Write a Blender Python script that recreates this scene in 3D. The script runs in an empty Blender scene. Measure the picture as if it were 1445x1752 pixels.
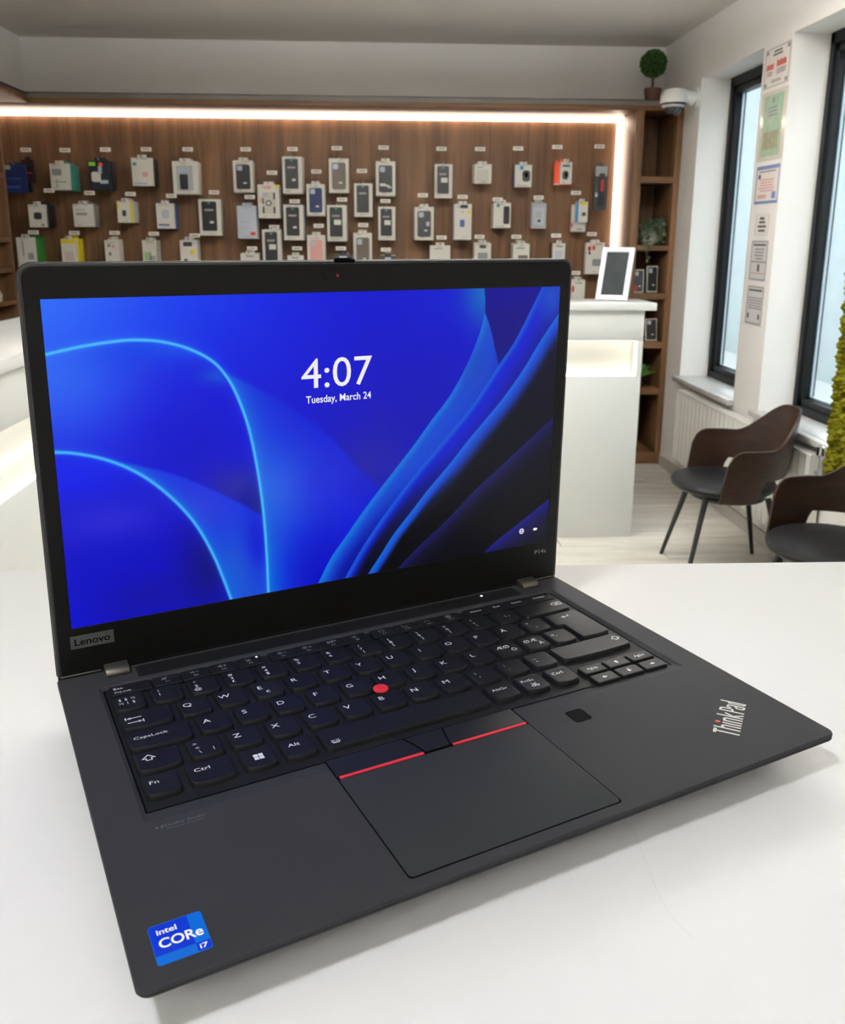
import bpy, bmesh, math, random
import numpy as np
from mathutils import Matrix, Vector

random.seed(7)
scene = bpy.context.scene
COL = scene.collection
PI = math.pi
W, H = 1445, 1752

# ------------------------------------------------------------------ camera
F_PX, CY_PX, EYE = 1504.853, 778.364, 1.45
CAM = Matrix(((0.998575, -0.008207, 0.052730), (-0.053178, -0.238152, 0.969771), (0.004599, -0.971193, -0.238249)))
cam_d = bpy.data.cameras.new('camera'); cam = bpy.data.objects.new('camera', cam_d); COL.objects.link(cam)
cam_d.sensor_fit = 'HORIZONTAL'; cam_d.sensor_width = 36.0
cam_d.lens = F_PX * 36.0 / W
cam_d.shift_y = -(H / 2 - CY_PX) / W
cam_d.clip_start = 0.02; cam_d.clip_end = 80
cam_d.dof.use_dof = True; cam_d.dof.focus_distance = 0.46; cam_d.dof.aperture_fstop = 34
_r = CAM @ Vector((1, 0, 0)); _u = CAM @ Vector((0, -1, 0)); _b = CAM @ Vector((0, 0, -1))
cam.matrix_world = Matrix(((_r.x, _u.x, _b.x, 0), (_r.y, _u.y, _b.y, 0), (_r.z, _u.z, _b.z, EYE), (0, 0, 0, 1)))
scene.camera = cam

# a photo pixel gives a direction; the plane it lies on gives the place
def at(u, v, axis, val):
    d = CAM @ Vector(((u - W / 2) / F_PX, (v - CY_PX) / F_PX, 1.0))
    o = Vector((0, 0, EYE)); t = (val - o[axis]) / d[axis]
    return o + d * t

# ------------------------------------------------------------------ view and sky
scene.view_settings.view_transform = 'Standard'
scene.view_settings.look = 'None'
scene.view_settings.gamma = 1.0
scene.view_settings.exposure = 0.17
scene.view_settings.use_curve_mapping = False
wd = bpy.data.worlds.new('overcast_sky'); scene.world = wd; wd.use_nodes = True
wd.node_tree.nodes['Background'].inputs[0].default_value = (0.88, 0.95, 1.0, 1)
wd.node_tree.nodes['Background'].inputs[1].default_value = 5.2
scene.cycles.max_bounces = 8
scene.cycles.diffuse_bounces = 5
scene.cycles.transparent_max_bounces = 12
scene.cycles.sample_clamp_indirect = 15.0
scene.cycles.caustics_reflective = False
scene.cycles.caustics_refractive = False

# planes of the room (metres, camera stands over x = y = 0)
YF, YP, YB, XR, XL, YN, ZC = 5.605, 5.91, 6.05, 1.892, -2.55, -2.6, 2.66
TABLE_Z = 1.1984

# ------------------------------------------------------------------ helpers
def lin(c):
    return tuple((x / 12.92 if x <= 0.04045 else ((x + 0.055) / 1.055) ** 2.4) for x in (v / 255.0 for v in c))

_mats = {}
def mat(name, col=(200, 200, 200), rough=0.5, metal=0.0, spec=0.5, coat=0.0, bump=None, vary=None, emit=None, estr=1.0):
    if name in _mats: return _mats[name]
    m = bpy.data.materials.new(name); m.use_nodes = True; nt = m.node_tree; b = nt.nodes['Principled BSDF']
    c = lin(col)
    b.inputs['Base Color'].default_value = (*c, 1); b.inputs['Roughness'].default_value = rough
    b.inputs['Metallic'].default_value = metal; b.inputs['Specular IOR Level'].default_value = spec
    b.inputs['Coat Weight'].default_value = coat; b.inputs['Coat Roughness'].default_value = 0.08
    if emit:
        b.inputs['Emission Color'].default_value = (*lin(emit), 1); b.inputs['Emission Strength'].default_value = estr
    if bump or vary:
        tc = nt.nodes.new('ShaderNodeTexCoord')
    if bump:                                       # (scale, strength)
        n = nt.nodes.new('ShaderNodeTexNoise'); n.inputs['Scale'].default_value = bump[0]; n.inputs['Detail'].default_value = 3
        bp = nt.nodes.new('ShaderNodeBump'); bp.inputs['Strength'].default_value = bump[1]; bp.inputs['Distance'].default_value = 0.002
        nt.links.new(tc.outputs['Object'], n.inputs['Vector']); nt.links.new(n.outputs[0], bp.inputs['Height']); nt.links.new(bp.outputs[0], b.inputs['Normal'])
    if vary:                                       # (scale, amount)
        n = nt.nodes.new('ShaderNodeTexNoise'); n.inputs['Scale'].default_value = vary[0]; n.inputs['Detail'].default_value = 4
        nt.links.new(tc.outputs['Object'], n.inputs['Vector'])
        r = nt.nodes.new('ShaderNodeValToRGB'); a = vary[1]
        r.color_ramp.elements[0].position = 0.3; r.color_ramp.elements[1].position = 0.7
        r.color_ramp.elements[0].color = (*[x * (1 - a) for x in c], 1); r.color_ramp.elements[1].color = (*[min(1, x * (1 + a)) for x in c], 1)
        nt.links.new(n.outputs[0], r.inputs[0]); nt.links.new(r.outputs[0], b.inputs['Base Color'])
    _mats[name] = m
    return m

def wood(name, c0, c1, scale, rough=0.5, rnd=0.0, fine=6.0):
    """grain stretched along one axis; scale = noise scale per axis"""
    m = bpy.data.materials.new(name); m.use_nodes = True; nt = m.node_tree; b = nt.nodes['Principled BSDF']; L = nt.links.new
    tc = nt.nodes.new('ShaderNodeTexCoord'); mp = nt.nodes.new('ShaderNodeMapping'); mp.inputs['Scale'].default_value = scale
    L(tc.outputs['Object'], mp.inputs[0])
    if rnd:
        oi = nt.nodes.new('ShaderNodeObjectInfo'); ml = nt.nodes.new('ShaderNodeMath'); ml.operation = 'MULTIPLY'; ml.inputs[1].default_value = 37.0
        cb = nt.nodes.new('ShaderNodeCombineXYZ'); L(oi.outputs['Random'], ml.inputs[0]); L(ml.outputs[0], cb.inputs[0]); L(ml.outputs[0], cb.inputs[1]); L(cb.outputs[0], mp.inputs['Location'])
    n1 = nt.nodes.new('ShaderNodeTexNoise'); n1.inputs['Scale'].default_value = 1; n1.inputs['Detail'].default_value = 6; n1.inputs['Distortion'].default_value = 0.8
    n2 = nt.nodes.new('ShaderNodeTexNoise'); n2.inputs['Scale'].default_value = fine; n2.inputs['Detail'].default_value = 4
    L(mp.outputs[0], n1.inputs['Vector']); L(mp.outputs[0], n2.inputs['Vector'])
    mx = nt.nodes.new('ShaderNodeMath'); mx.operation = 'MULTIPLY_ADD'; mx.inputs[1].default_value = 0.35; L(n2.outputs[0], mx.inputs[0]); L(n1.outputs[0], mx.inputs[2])
    r = nt.nodes.new('ShaderNodeValToRGB'); r.color_ramp.elements[0].position = 0.48; r.color_ramp.elements[1].position = 0.86
    r.color_ramp.elements[0].color = (*lin(c0), 1); r.color_ramp.elements[1].color = (*lin(c1), 1); L(mx.outputs[0], r.inputs[0])
    out = r.outputs[0]
    if rnd:
        hs = nt.nodes.new('ShaderNodeHueSaturation'); mr = nt.nodes.new('ShaderNodeMapRange'); mr.inputs['To Min'].default_value = 1 - rnd; mr.inputs['To Max'].default_value = 1 + rnd
        L(oi.outputs['Random'], mr.inputs[0]); L(mr.outputs[0], hs.inputs['Value']); L(out, hs.inputs['Color']); out = hs.outputs[0]
    L(out, b.inputs['Base Color']); b.inputs['Roughness'].default_value = rough; b.inputs['Specular IOR Level'].default_value = 0.35
    bp = nt.nodes.new('ShaderNodeBump'); bp.inputs['Strength'].default_value = 0.12; bp.inputs['Distance'].default_value = 0.002; L(mx.outputs[0], bp.inputs['Height']); L(bp.outputs[0], b.inputs['Normal'])
    return m

class MB:
    """collects shapes; s scales the units they are given in"""
    def __init__(self, s=1.0): self.v = []; self.f = []; self.s = s
    def add(self, vs, fs):
        o = len(self.v); s = self.s
        self.v += [(x * s, y * s, z * s) for x, y, z in vs]; self.f += [tuple(i + o for i in f) for f in fs]; return self
    def box(self, x0, y0, z0, x1, y1, z1):
        x0, x1 = sorted((x0, x1)); y0, y1 = sorted((y0, y1)); z0, z1 = sorted((z0, z1))
        return self.add([(x0, y0, z0), (x1, y0, z0), (x1, y1, z0), (x0, y1, z0), (x0, y0, z1), (x1, y0, z1), (x1, y1, z1), (x0, y1, z1)],
                        [(0, 3, 2, 1), (4, 5, 6, 7), (0, 1, 5, 4), (1, 2, 6, 5), (2, 3, 7, 6), (3, 0, 4, 7)])
    def loft(self, loops, cap0=True, cap1=True, closed=True):
        n = len(loops[0]); vs = [p for l in loops for p in l]; fs = []
        for i in range(len(loops) - 1):
            for j in range(n if closed else n - 1):
                k = (j + 1) % n; fs.append((i * n + j, i * n + k, (i + 1) * n + k, (i + 1) * n + j))
        if cap0: fs.append(tuple(reversed(range(n))))
        if cap1: fs.append(tuple((len(loops) - 1) * n + j for j in range(n)))
        return self.add(vs, fs)
    def prism(self, pts, z0, z1):
        return self.loft([[(x, y, z0) for x, y in pts], [(x, y, z1) for x, y in pts]])
    def flat(self, pts, z):
        return self.add([(x, y, z) for x, y in pts], [tuple(range(len(pts)))])
    def lathe(self, prof, n=24, c=(0, 0, 0), cap0=True, cap1=True):
        return self.loft([[(c[0] + r * math.cos(2 * PI * j / n), c[1] + r * math.sin(2 * PI * j / n), c[2] + z) for j in range(n)] for r, z in prof], cap0, cap1)
    def tube(self, pts, r, n=10):
        pts = [Vector(p) for p in pts]; rs = r if isinstance(r, (list, tuple)) else [r] * len(pts); loops = []
        t0 = (pts[1] - pts[0]).normalized(); a = t0.orthogonal().normalized()
        for i, p in enumerate(pts):
            t = ((pts[min(i + 1, len(pts) - 1)] - pts[max(i - 1, 0)])).normalized()
            a = (a - t * a.dot(t)).normalized(); b = t.cross(a)
            loops.append([tuple(p + (a * math.cos(2 * PI * j / n) + b * math.sin(2 * PI * j / n)) * rs[i]) for j in range(n)])
        return self.loft(loops)
    def ribbon(self, pts, w, z=0.0, closed=False):
        p = [Vector((a, b)) for a, b in pts]; n = len(p); L = []; R = []
        for i in range(n):
            if closed: d0 = p[i] - p[i - 1]; d1 = p[(i + 1) % n] - p[i]
            else: d0 = p[i] - p[i - 1] if i else p[1] - p[0]; d1 = p[i + 1] - p[i] if i < n - 1 else d0
            d0 = d0.normalized(); d1 = d1.normalized(); m = Vector((-d0.y - d1.y, d0.x + d1.x))
            if m.length < 1e-6: m = Vector((-d1.y, d1.x))
            m.normalize(); k = max(0.45, m.dot(Vector((-d1.y, d1.x))))
            L.append(p[i] + m * (w / 2 / k)); R.append(p[i] - m * (w / 2 / k))
        vs = [(q.x, q.y, z) for q in L] + [(q.x, q.y, z) for q in R]
        fs = [(i, n + i, n + (i + 1) % n, (i + 1) % n) for i in range(n if closed else n - 1)]
        return self.add(vs, fs)

def rrect(x0, y0, x1, y1, r, n=5):
    """rounded rectangle, counter-clockwise; r one radius or four (bl, br, tr, tl)"""
    rs = r if isinstance(r, (list, tuple)) else [r] * 4; out = []
    for (cx, cy, a0, rr) in ((x0 + rs[0], y0 + rs[0], PI, rs[0]), (x1 - rs[1], y0 + rs[1], 1.5 * PI, rs[1]), (x1 - rs[2], y1 - rs[2], 0, rs[2]), (x0 + rs[3], y1 - rs[3], PI / 2, rs[3])):
        for i in range(n + 1):
            a = a0 + PI / 2 * i / n; out.append((cx + rr * math.cos(a), cy + rr * math.sin(a)))
    return out

def lift(pts, z): return [(x, y, z) for x, y in pts]

def mesh_of(name, mb, m, smooth=False, bevel=0.0, segs=2):
    me = bpy.data.meshes.new(name); me.from_pydata(mb.v, [], mb.f); me.materials.append(m)
    bm = bmesh.new(); bm.from_mesh(me)
    if bevel:
        es = [e for e in bm.edges if len(e.link_faces) == 2 and e.calc_face_angle(0) > 0.6]
        bmesh.ops.bevel(bm, geom=es, offset=bevel, segments=segs, profile=0.5, affect='EDGES', clamp_overlap=True)
    bmesh.ops.recalc_face_normals(bm, faces=bm.faces)
    bm.to_mesh(me); bm.free()
    if smooth or bevel:
        me.polygons.foreach_set('use_smooth', [True] * len(me.polygons)); me.set_sharp_from_angle(angle=math.radians(38))
    me.update()
    return me

def link(name, data, parent=None, loc=None, rot=None):
    o = bpy.data.objects.new(name, data); COL.objects.link(o)
    if parent is not None: o.parent = parent
    if loc is not None: o.location = loc
    if rot is not None: o.rotation_euler = rot
    return o

def obj(name, mb, m, parent=None, smooth=False, bevel=0.0, loc=None, rot=None, segs=2, label=None):
    o = link(name, mesh_of(name, mb, m, smooth, bevel, segs), parent, loc, rot)
    if label: o['label'] = label
    return o

def tag(o, label, cat, group=None, kind=None):
    o['label'] = label; o['category'] = cat
    if group: o['group'] = group
    if kind: o['kind'] = kind
    return o

def thing(name, label, cat, loc=(0, 0, 0), rot=None, group=None):
    return tag(link(name, None, None, loc, rot), label, cat, group)

def struct(name, mb, m, parent=None, label=None, cat=None, **kw):
    o = obj(name, mb, m, parent, **kw)
    if parent is None: o['kind'] = 'structure'
    if label: o['label'] = label
    if cat: o['category'] = cat
    return o

# ------------------------------------------------------------------ materials
M_PAINT = mat('wall_paint', (230, 227, 223), 0.85, spec=0.2, bump=(180, 0.05))
M_CEIL = mat('ceiling_paint', (226, 222, 216), 0.9, spec=0.15)
M_LAM = mat('white_laminate', (212, 215, 213), 0.22, spec=0.5)
M_TABLE = mat('white_counter_top', (229, 231, 233), 0.38, spec=0.4, bump=(900, 0.03), vary=(9, 0.012))
M_WOOD = wood('walnut_panel', (86, 60, 38), (126, 91, 61), (16, 16, 0.9), 0.5)
M_WOODH = wood('walnut_board', (86, 60, 38), (126, 91, 61), (1.2, 16, 16), 0.5)
M_FLOOR = wood('grey_oak_laminate', (182, 178, 168), (214, 210, 201), (1.6, 14, 14), 0.42, rnd=0.05)
M_BLACKFR = mat('anthracite_frame', (27, 29, 32), 0.45, spec=0.18)
M_SILL = mat('grey_stone_sill', (186, 184, 182), 0.3, vary=(60, 0.12))
M_WHITE = mat('white_enamel', (232, 231, 226), 0.3)
M_GREYTRIM = mat('grey_metal_trim', (120, 116, 112), 0.45, metal=0.3)
M_BASEB = mat('grey_baseboard', (172, 168, 160), 0.5)
M_CHROME = mat('chrome', (200, 200, 202), 0.15, metal=1.0)
M_LED = mat('led_strip', (255, 255, 255), 0.5, emit=(255, 231, 212), estr=8.0)
M_LEDC = mat('niche_led', (255, 255, 255), 0.5, emit=(255, 240, 215), estr=5.0)
M_LAMP = mat('lamp_diffuser', (255, 255, 255), 0.5, emit=(255, 250, 243), estr=20.0)
M_PLASTER = mat('outdoor_plaster', (128, 135, 137), 0.9, spec=0.1, vary=(3, 0.06))

def glass_mat():
    m = bpy.data.materials.new('window_glass'); m.use_nodes = True; nt = m.node_tree; L = nt.links.new
    nt.nodes.remove(nt.nodes['Principled BSDF']); out = nt.nodes['Material Output']
    t = nt.nodes.new('ShaderNodeBsdfTransparent'); t.inputs[0].default_value = (0.93, 0.97, 0.97, 1)
    g = nt.nodes.new('ShaderNodeBsdfGlossy'); g.inputs['Roughness'].default_value = 0.02
    lw = nt.nodes.new('ShaderNodeLayerWeight'); lw.inputs[0].default_value = 0.5
    pw = nt.nodes.new('ShaderNodeMath'); pw.operation = 'POWER'; pw.inputs[1].default_value = 4.0; L(lw.outputs['Facing'], pw.inputs[0])
    fr = nt.nodes.new('ShaderNodeMath'); fr.operation = 'MULTIPLY_ADD'; fr.inputs[1].default_value = 0.7; fr.inputs[2].default_value = 0.05; L(pw.outputs[0], fr.inputs[0])
    mx = nt.nodes.new('ShaderNodeMixShader'); L(fr.outputs[0], mx.inputs[0]); L(t.outputs[0], mx.inputs[1]); L(g.outputs[0], mx.inputs[2]); L(mx.outputs[0], out.inputs[0])
    return m
M_GLASS = glass_mat()

# ------------------------------------------------------------------ lamps (recessed round downlight, then added linear fill lamps)
def downlight(x, y, r, power, label, col=(0.97, 1.0, 1.03)):
    t = thing('ceiling_downlight', label, 'ceiling light', (x, y, ZC - 0.03), group='recessed ceiling downlights')
    a = MB().lathe([(r, 0.029), (r + 0.02, 0.029), (r + 0.02, 0.0), (r + 0.012, -0.004), (r, 0.004)], 32, cap0=False, cap1=False); obj('rim', a, M_WHITE, t, smooth=True)
    obj('diffuser', MB().lathe([(r, 0.012), (r, 0.016)], 32), M_LAMP, t)
    ld = bpy.data.lights.new('downlight_lamp', 'AREA'); ld.shape = 'DISK'; ld.size = 2 * r; ld.energy = power; ld.color = col
    link('downlight_lamp', ld, t, (0, 0, 0.006))
downlight(-0.52, -0.14, 0.11, 9.2, 'round recessed ceiling downlight above the laptop counter')
def added_fill_light(x, y, z, L, up, down, label):  # lamp added out of view to raise the room's ambient light
    t = thing('added_fill_lamp', label, 'added fill lamp', (x, y, z), group='added linear fill lamps')
    obj('housing', MB().box(-L / 2, -0.04, 0, L / 2, 0.04, 0.04), M_WHITE, t, bevel=0.004)
    obj('diffuser', MB().box(-L / 2 + 0.01, -0.032, 0.04, L / 2 - 0.01, 0.032, 0.044), M_LAMP, t)
    for s_ in (-1, 1): obj('cable', MB().tube([(s_ * L * 0.4, 0, 0.042), (s_ * L * 0.4, 0, ZC - z - 0.002)], 0.0015, 6), M_GREYTRIM, t)
    for e, rz, zz in ((up, PI, 0.048), (down, 0, -0.003)):
        ld = bpy.data.lights.new('added_fill_light', 'AREA'); ld.shape = 'RECTANGLE'; ld.size = L - 0.02; ld.size_y = 0.07; ld.energy = e; ld.color = (0.98, 1.0, 1.01)
        link('added_fill_light', ld, t, (0, 0, zz), (rz, 0, 0))
added_fill_light(0.25, 3.15, 2.40, 2.2, 150, 8, 'added white linear fill lamp across the middle of the room')
added_fill_light(-0.3, -1.3, 2.40, 3.0, 22, 3, 'added white linear fill lamp behind the viewer')  # added to fill the shadow in front of the laptop

# ------------------------------------------------------------------ the room
def room():
    struct('floor', MB().box(XL - 0.1, YN - 0.1, -0.1, XR + 0.3, YB + 0.15, -0.012), mat('subfloor', (120, 116, 108), 0.8), label='pale grey oak laminate floor', cat='floor')
    fl = bpy.data.objects['floor']
    plank = mesh_of('plank', MB().box(0, 0, -0.012, 1.2, 0.186, 0.0), M_FLOOR, bevel=0.0012, segs=1)
    k = 0
    for i in range(35):                                        # laminate planks: all the floor one could see past the counters
        y = -0.5 + i * 0.188
        if y + 0.188 > YB: break
        for j in range(4):
            x = XL + 0.02 + j * 1.203 - ((i * 0.47) % 1.2) + 0.3
            if x + 1.2 > XR: continue
            link('plank', plank, fl, (x, y, 0)); k += 1
    for i in range(35):                                        # cut lengths along the window wall
        y = -0.5 + i * 0.188
        if y + 0.188 > YB: break
        xs = [XL + 0.02 + j * 1.203 - ((i * 0.47) % 1.2) + 0.3 for j in range(4)]
        e = max([x + 1.203 for x in xs if x + 1.2 <= XR])
        if XR - e > 0.03:
            obj('plank', MB().box(0, 0, -0.012, XR - e - 0.004, 0.186, 0), M_FLOOR, fl, loc=(e, y, 0))
    struct('ceiling', MB().box(XL - 0.1, YN - 0.1, ZC, XR + 0.3, YB + 0.15, ZC + 0.15), M_CEIL, label='smooth off-white ceiling', cat='ceiling')
    struct('wall_back', MB().box(XL - 0.1, YB, -0.1, XR + 0.3, YB + 0.15, ZC), M_PAINT, label='off-white wall above the wooden display wall', cat='wall')
    struct('wall_left', MB().box(XL - 0.1, YN, -0.1, XL, YB, ZC), M_PAINT, label='off-white side wall', cat='wall')
    struct('wall_front', MB().box(XL, YN - 0.1, -0.1, XR + 0.3, YN, ZC), M_PAINT, label='off-white wall behind the viewer', cat='wall')
    # right wall with window openings: pillars, apron below, lintel above
    z0, z1 = 0.615, 2.36
    opens = [(4.505, 5.345), (3.385, 4.195)]
    w = MB(); T = 0.245
    w.box(XR, YN, -0.1, XR + T, YB, z0); w.box(XR, YN, z1, XR + T, YB, ZC)
    edges = [YB] + [e for a, b in opens for e in (b, a)] + [YN]
    for i in range(0, len(edges), 2): w.box(XR, edges[i + 1], z0, XR + T, edges[i], z1)
    struct('wall_right', w, M_PAINT, label='off-white window wall with deep white reveals', cat='wall')
    for n, (a, b) in enumerate(opens):
        xf = 2.065; fw = 0.032; fb = 0.05
        fr = MB()
        for (ya, yb_, za, zb) in ((a, a + fw, z0, z1), (b - fw, b, z0, z1), (a, b, z0, z0 + fb), (a, b, z1 - fb, z1)): fr.box(xf, ya, za, xf + 0.07, yb_, zb)
        o = struct('window_%d' % (n + 1), fr, M_BLACKFR, label=('anthracite framed window nearest the wooden shelves', 'anthracite framed window beside the moss picture')[n], cat='window')
        s = MB(); sw = 0.036; sb = 0.045; a2, b2, c2, d2 = a + fw - 0.008, b - fw + 0.008, z0 + fb - 0.008, z1 - fb + 0.008
        for (ya, yb_, za, zb) in ((a2, a2 + sw, c2, d2), (b2 - sw, b2, c2, d2), (a2, b2, c2, c2 + sb), (a2, b2, d2 - sb, d2)): s.box(xf + 0.014, ya, za, xf + 0.075, yb_, zb)
        obj('sash', s, M_BLACKFR, o, bevel=0.003)
        obj('pane', MB().box(xf + 0.04, a2 + sw - 0.006, c2 + sb - 0.006, xf + 0.046, b2 - sw + 0.006, d2 - sb + 0.006), M_GLASS, o)
        sp = MB()
        for (ya, yb_, za, zb) in ((a2 + sw, a2 + sw + 0.012, c2 + sb, d2 - sb), (b2 - sw - 0.012, b2 - sw, c2 + sb, d2 - sb), (a2 + sw, b2 - sw, c2 + sb, c2 + sb + 0.012)): sp.box(xf + 0.048, ya, za, xf + 0.06, yb_, zb)
        obj('spacer_bar', sp, mat('spacer', (170, 182, 190), 0.4, metal=0.4), o)
        obj('window_sill', MB().box(1.852, a - 0.02, z0 - 0.012, XR - 0.001, b + 0.02, z0 + 0.016).box(XR - 0.001, a + 0.001, z0, xf, b - 0.001, z0 + 0.016), M_SILL, o, bevel=0.003)
    struct('baseboard_right', MB().box(XR - 0.014, YN, 0, XR, 5.59, 0.07), M_BASEB, label='grey baseboard under the windows', cat='baseboard')
    # outdoors
    struct('outdoor_facade', MB().box(8.0, -8, -1, 8.3, 22, 6.5), M_PLASTER, label='pale plastered facade across the street', cat='facade')
    struct('outdoor_ground', MB().box(XR + 0.5, -8, -1.2, 8.0, 22, -1.0), mat('street', (150, 150, 150), 0.9), label='grey street outside the windows', cat='street')
room()

# ------------------------------------------------------------------ wooden display wall and shelves
def display_wall():
    t = thing('display_wall', 'walnut accessory display wall edged with a warm light strip', 'display wall', (0, YP, 0))
    obj('back_panel', MB().box(XL + 0.001, 0, 0, 1.597, 0.03, 2.215), M_WOOD, t)
    obj('header_board', MB().box(XL + 0.001, YF - YP, 2.216, XR - 0.003, YB - YP - 0.001, 2.262), M_WOODH, t, bevel=0.002)
    obj('header_trim', MB().box(-2.02, YF - YP - 0.006, 2.244, XR - 0.003, YF - YP - 0.0005, 2.270), mat('header_grey', (104, 98, 90), 0.5), t)
    obj('shadow_gap', MB().box(-2.02, YF - YP - 0.004, 2.2703, XR - 0.003, YF - YP + 0.02, 2.276), mat('gap_dark', (40, 38, 36), 0.7), t)
    obj('shadow_gap', MB().box(-2.022, 2.2 - YP, 2.2625, -2.012, YF - YP - 0.007, 2.270), mat('gap_dark'), t)
    obj('side_header', MB().box(XL + 0.001, 2.2 - YP, 2.216, -2.02, YF - YP - 0.001, 2.262), M_WOODH, t, bevel=0.002)
    obj('led_strip', MB().box(XL + 0.05, -0.034, 2.180, 1.596, -0.012, 2.212), M_LED, t, bevel=0.004, label='glowing warm white light strip')
    obj('led_strip', MB().box(1.555, -0.034, 1.405, 1.596, -0.012, 2.179), M_LED, t, bevel=0.008, label='glowing warm white light strip')
display_wall()
struct('wall_bulkhead', MB().box(XL, 2.2, 2.262, -2.19, YB, ZC), M_PAINT, label='white bulkhead above the side shelves', cat='wall')

def right_shelf():
    t = thing('shelf_unit', 'tall narrow walnut shelf unit beside the windows', 'shelf', (1.5975, YF, 0))
    D = 0.40; w = XR - 0.002 - 1.5975
    obj('side_panel', MB().box(0, 0, 0, 0.05, D, 2.215), M_WOOD, t, bevel=0.0015)
    obj('side_panel', MB().box(w - 0.036, 0, 0, w, D, 2.215), M_WOOD, t, bevel=0.0015)
    obj('back_panel', MB().box(0.05, D - 0.02, 0, w - 0.036, D, 2.215), M_WOOD, t)
    for z0, z1 in ((1.794, 1.832), (1.385, 1.418), (1.08, 1.12), (0.77, 0.812), (0.467, 0.506), (0.0, 0.078)):
        obj('shelf_board', MB().box(0.051, 0.004, z0, w - 0.037, D - 0.021, z1), M_WOODH, t, bevel=0.0015)
right_shelf()

def left_shelf():
    t = thing('shelf_unit', 'walnut shelf unit under the white bulkhead', 'shelf', (XL + 0.002, 4.3, 0))
    d = -2.17 - XL - 0.002
    obj('side_panel', MB().box(0, 0, 0, d, 0.03, 2.21), M_WOOD, t); obj('side_panel', MB().box(0, 1.23, 0, d, 1.26, 2.10), M_WOOD, t)
    obj('back_panel', MB().box(0, 0.03, 0, 0.015, 1.23, 2.1), M_WOOD, t)
    for z in (1.79, 1.42, 1.245, 1.055, 0.6, 0.08): obj('shelf_board', MB().box(0.016, 0.031, z, d, 1.229, z + 0.028), M_WOODH, t, bevel=0.0015)
left_shelf()
def pouch(x, y, z, h, label):
    t = thing('plastic_pouch', label, 'pouch', (x, y, z), group='clear pouches on the side shelf')
    obj('bag', MB().loft([lift(rrect(-0.045, -0.03, 0.045, 0.03, 0.02), 0), lift(rrect(-0.05, -0.036, 0.05, 0.036, 0.025), h * 0.35), lift(rrect(-0.035, -0.02, 0.035, 0.02, 0.015), h * 0.75), lift(rrect(-0.04, -0.006, 0.04, 0.006, 0.005), h)]), mat('clear_film', (205, 200, 190), 0.15, spec=0.8), t, smooth=True)
    obj('seal', MB().box(-0.042, -0.004, h - 0.004, 0.042, 0.004, h + 0.012), mat('seal_white', (225, 222, 215), 0.4), t)
pouch(-2.235, 5.36, 1.083, 0.10, 'small clear pouch on a lower board of the side shelf')
pouch(-2.225, 5.36, 1.448, 0.09, 'small clear pouch on a higher board of the side shelf')

# ------------------------------------------------------------------ counters
def counter(name, label, loc, rotz, L, depth, over):
    t = thing(name, label, 'counter', loc, (0, 0, rotz))
    obj('countertop', MB().box(-0.0, -0.016, 1.127, L + over, depth, 1.163), M_LAM, t, bevel=0.003)
    obj('upper_panel', MB().box(0, 0.0, 0.984, L, 0.03, 1.1265), M_LAM, t, bevel=0.002)
    obj('lower_panel', MB().box(0, 0.0, 0.0, L, 0.03, 0.815), M_LAM, t, bevel=0.002)
    n = MB(); n.box(0, 0.085, 0.80, L, 0.1, 1.0); n.box(L - 0.026, 0.0, 0.8155, L, 0.085, 0.9835); n.box(0, 0.03, 0.80, L - 0.026, 0.085, 0.815); n.box(0, 0.03, 0.985, L - 0.026, 0.085, 1.0)
    obj('niche', n, M_LAM, t)
    obj('niche_light', MB().box(0.005, 0.004, 0.8155, L - 0.027, 0.016, 0.8225), M_LEDC, t, label='glowing light strip along the niche')
    obj('niche_light', MB().box(L - 0.033, 0.004, 0.8225, L - 0.0265, 0.016, 0.978), M_LEDC, t, label='glowing light strip along the niche')
    obj('niche_light', MB().box(0.005, 0.032, 0.978, L - 0.034, 0.046, 0.9845), M_LEDC, t, label='glowing light strip along the niche')
    obj('carcass', MB().box(0, 0.1, 0.0, L, depth - 0.03, 1.1265).box(0, 0.0301, 0, 0.02, 0.0999, 0.79), M_LAM, t)
    return t
counter('reception_counter', 'white reception counter with a lit niche, carrying the photo frame', (-0.90, 4.142, 0), 0, 2.176, 0.29, 0.052)
counter('reception_counter', 'white side counter with a lit niche, behind the laptop lid', (-0.92, 1.1, 0), PI / 2, 3.03, 0.40, 0.0)

def front_counter():
    t = thing('service_counter', 'white service counter the laptop stands on', 'counter', (0, 0, 0))
    e0 = (-1.0, 0.6672); e1 = (1.3, 0.6423)                    # far edge as it runs in the photograph
    top = [(-1.0, -0.32), (1.3, -0.32), e1, e0]
    obj('countertop', MB().loft([lift(top, TABLE_Z - 0.036), lift(top, TABLE_Z)]), M_TABLE, t, bevel=0.002)
    body = [(-0.96, -0.26), (1.26, -0.26), (1.26, 0.60), (-0.96, 0.62)]
    obj('carcass', MB().prism(body, 0.0, TABLE_Z - 0.0365), M_LAM, t, bevel=0.002)
    pts = [(0.112, 0.333), (0.1112, 0.322), (0.1108, 0.309), (0.1102, 0.294), (0.1104, 0.286), (0.112, 0.278), (0.116, 0.268)]
    obj('scratch', MB().ribbon(pts, 0.0003, TABLE_Z + 0.00012), mat('scratch_grey', (222, 221, 218), 0.6), t, label='hairline grey scratch')
front_counter()

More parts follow.
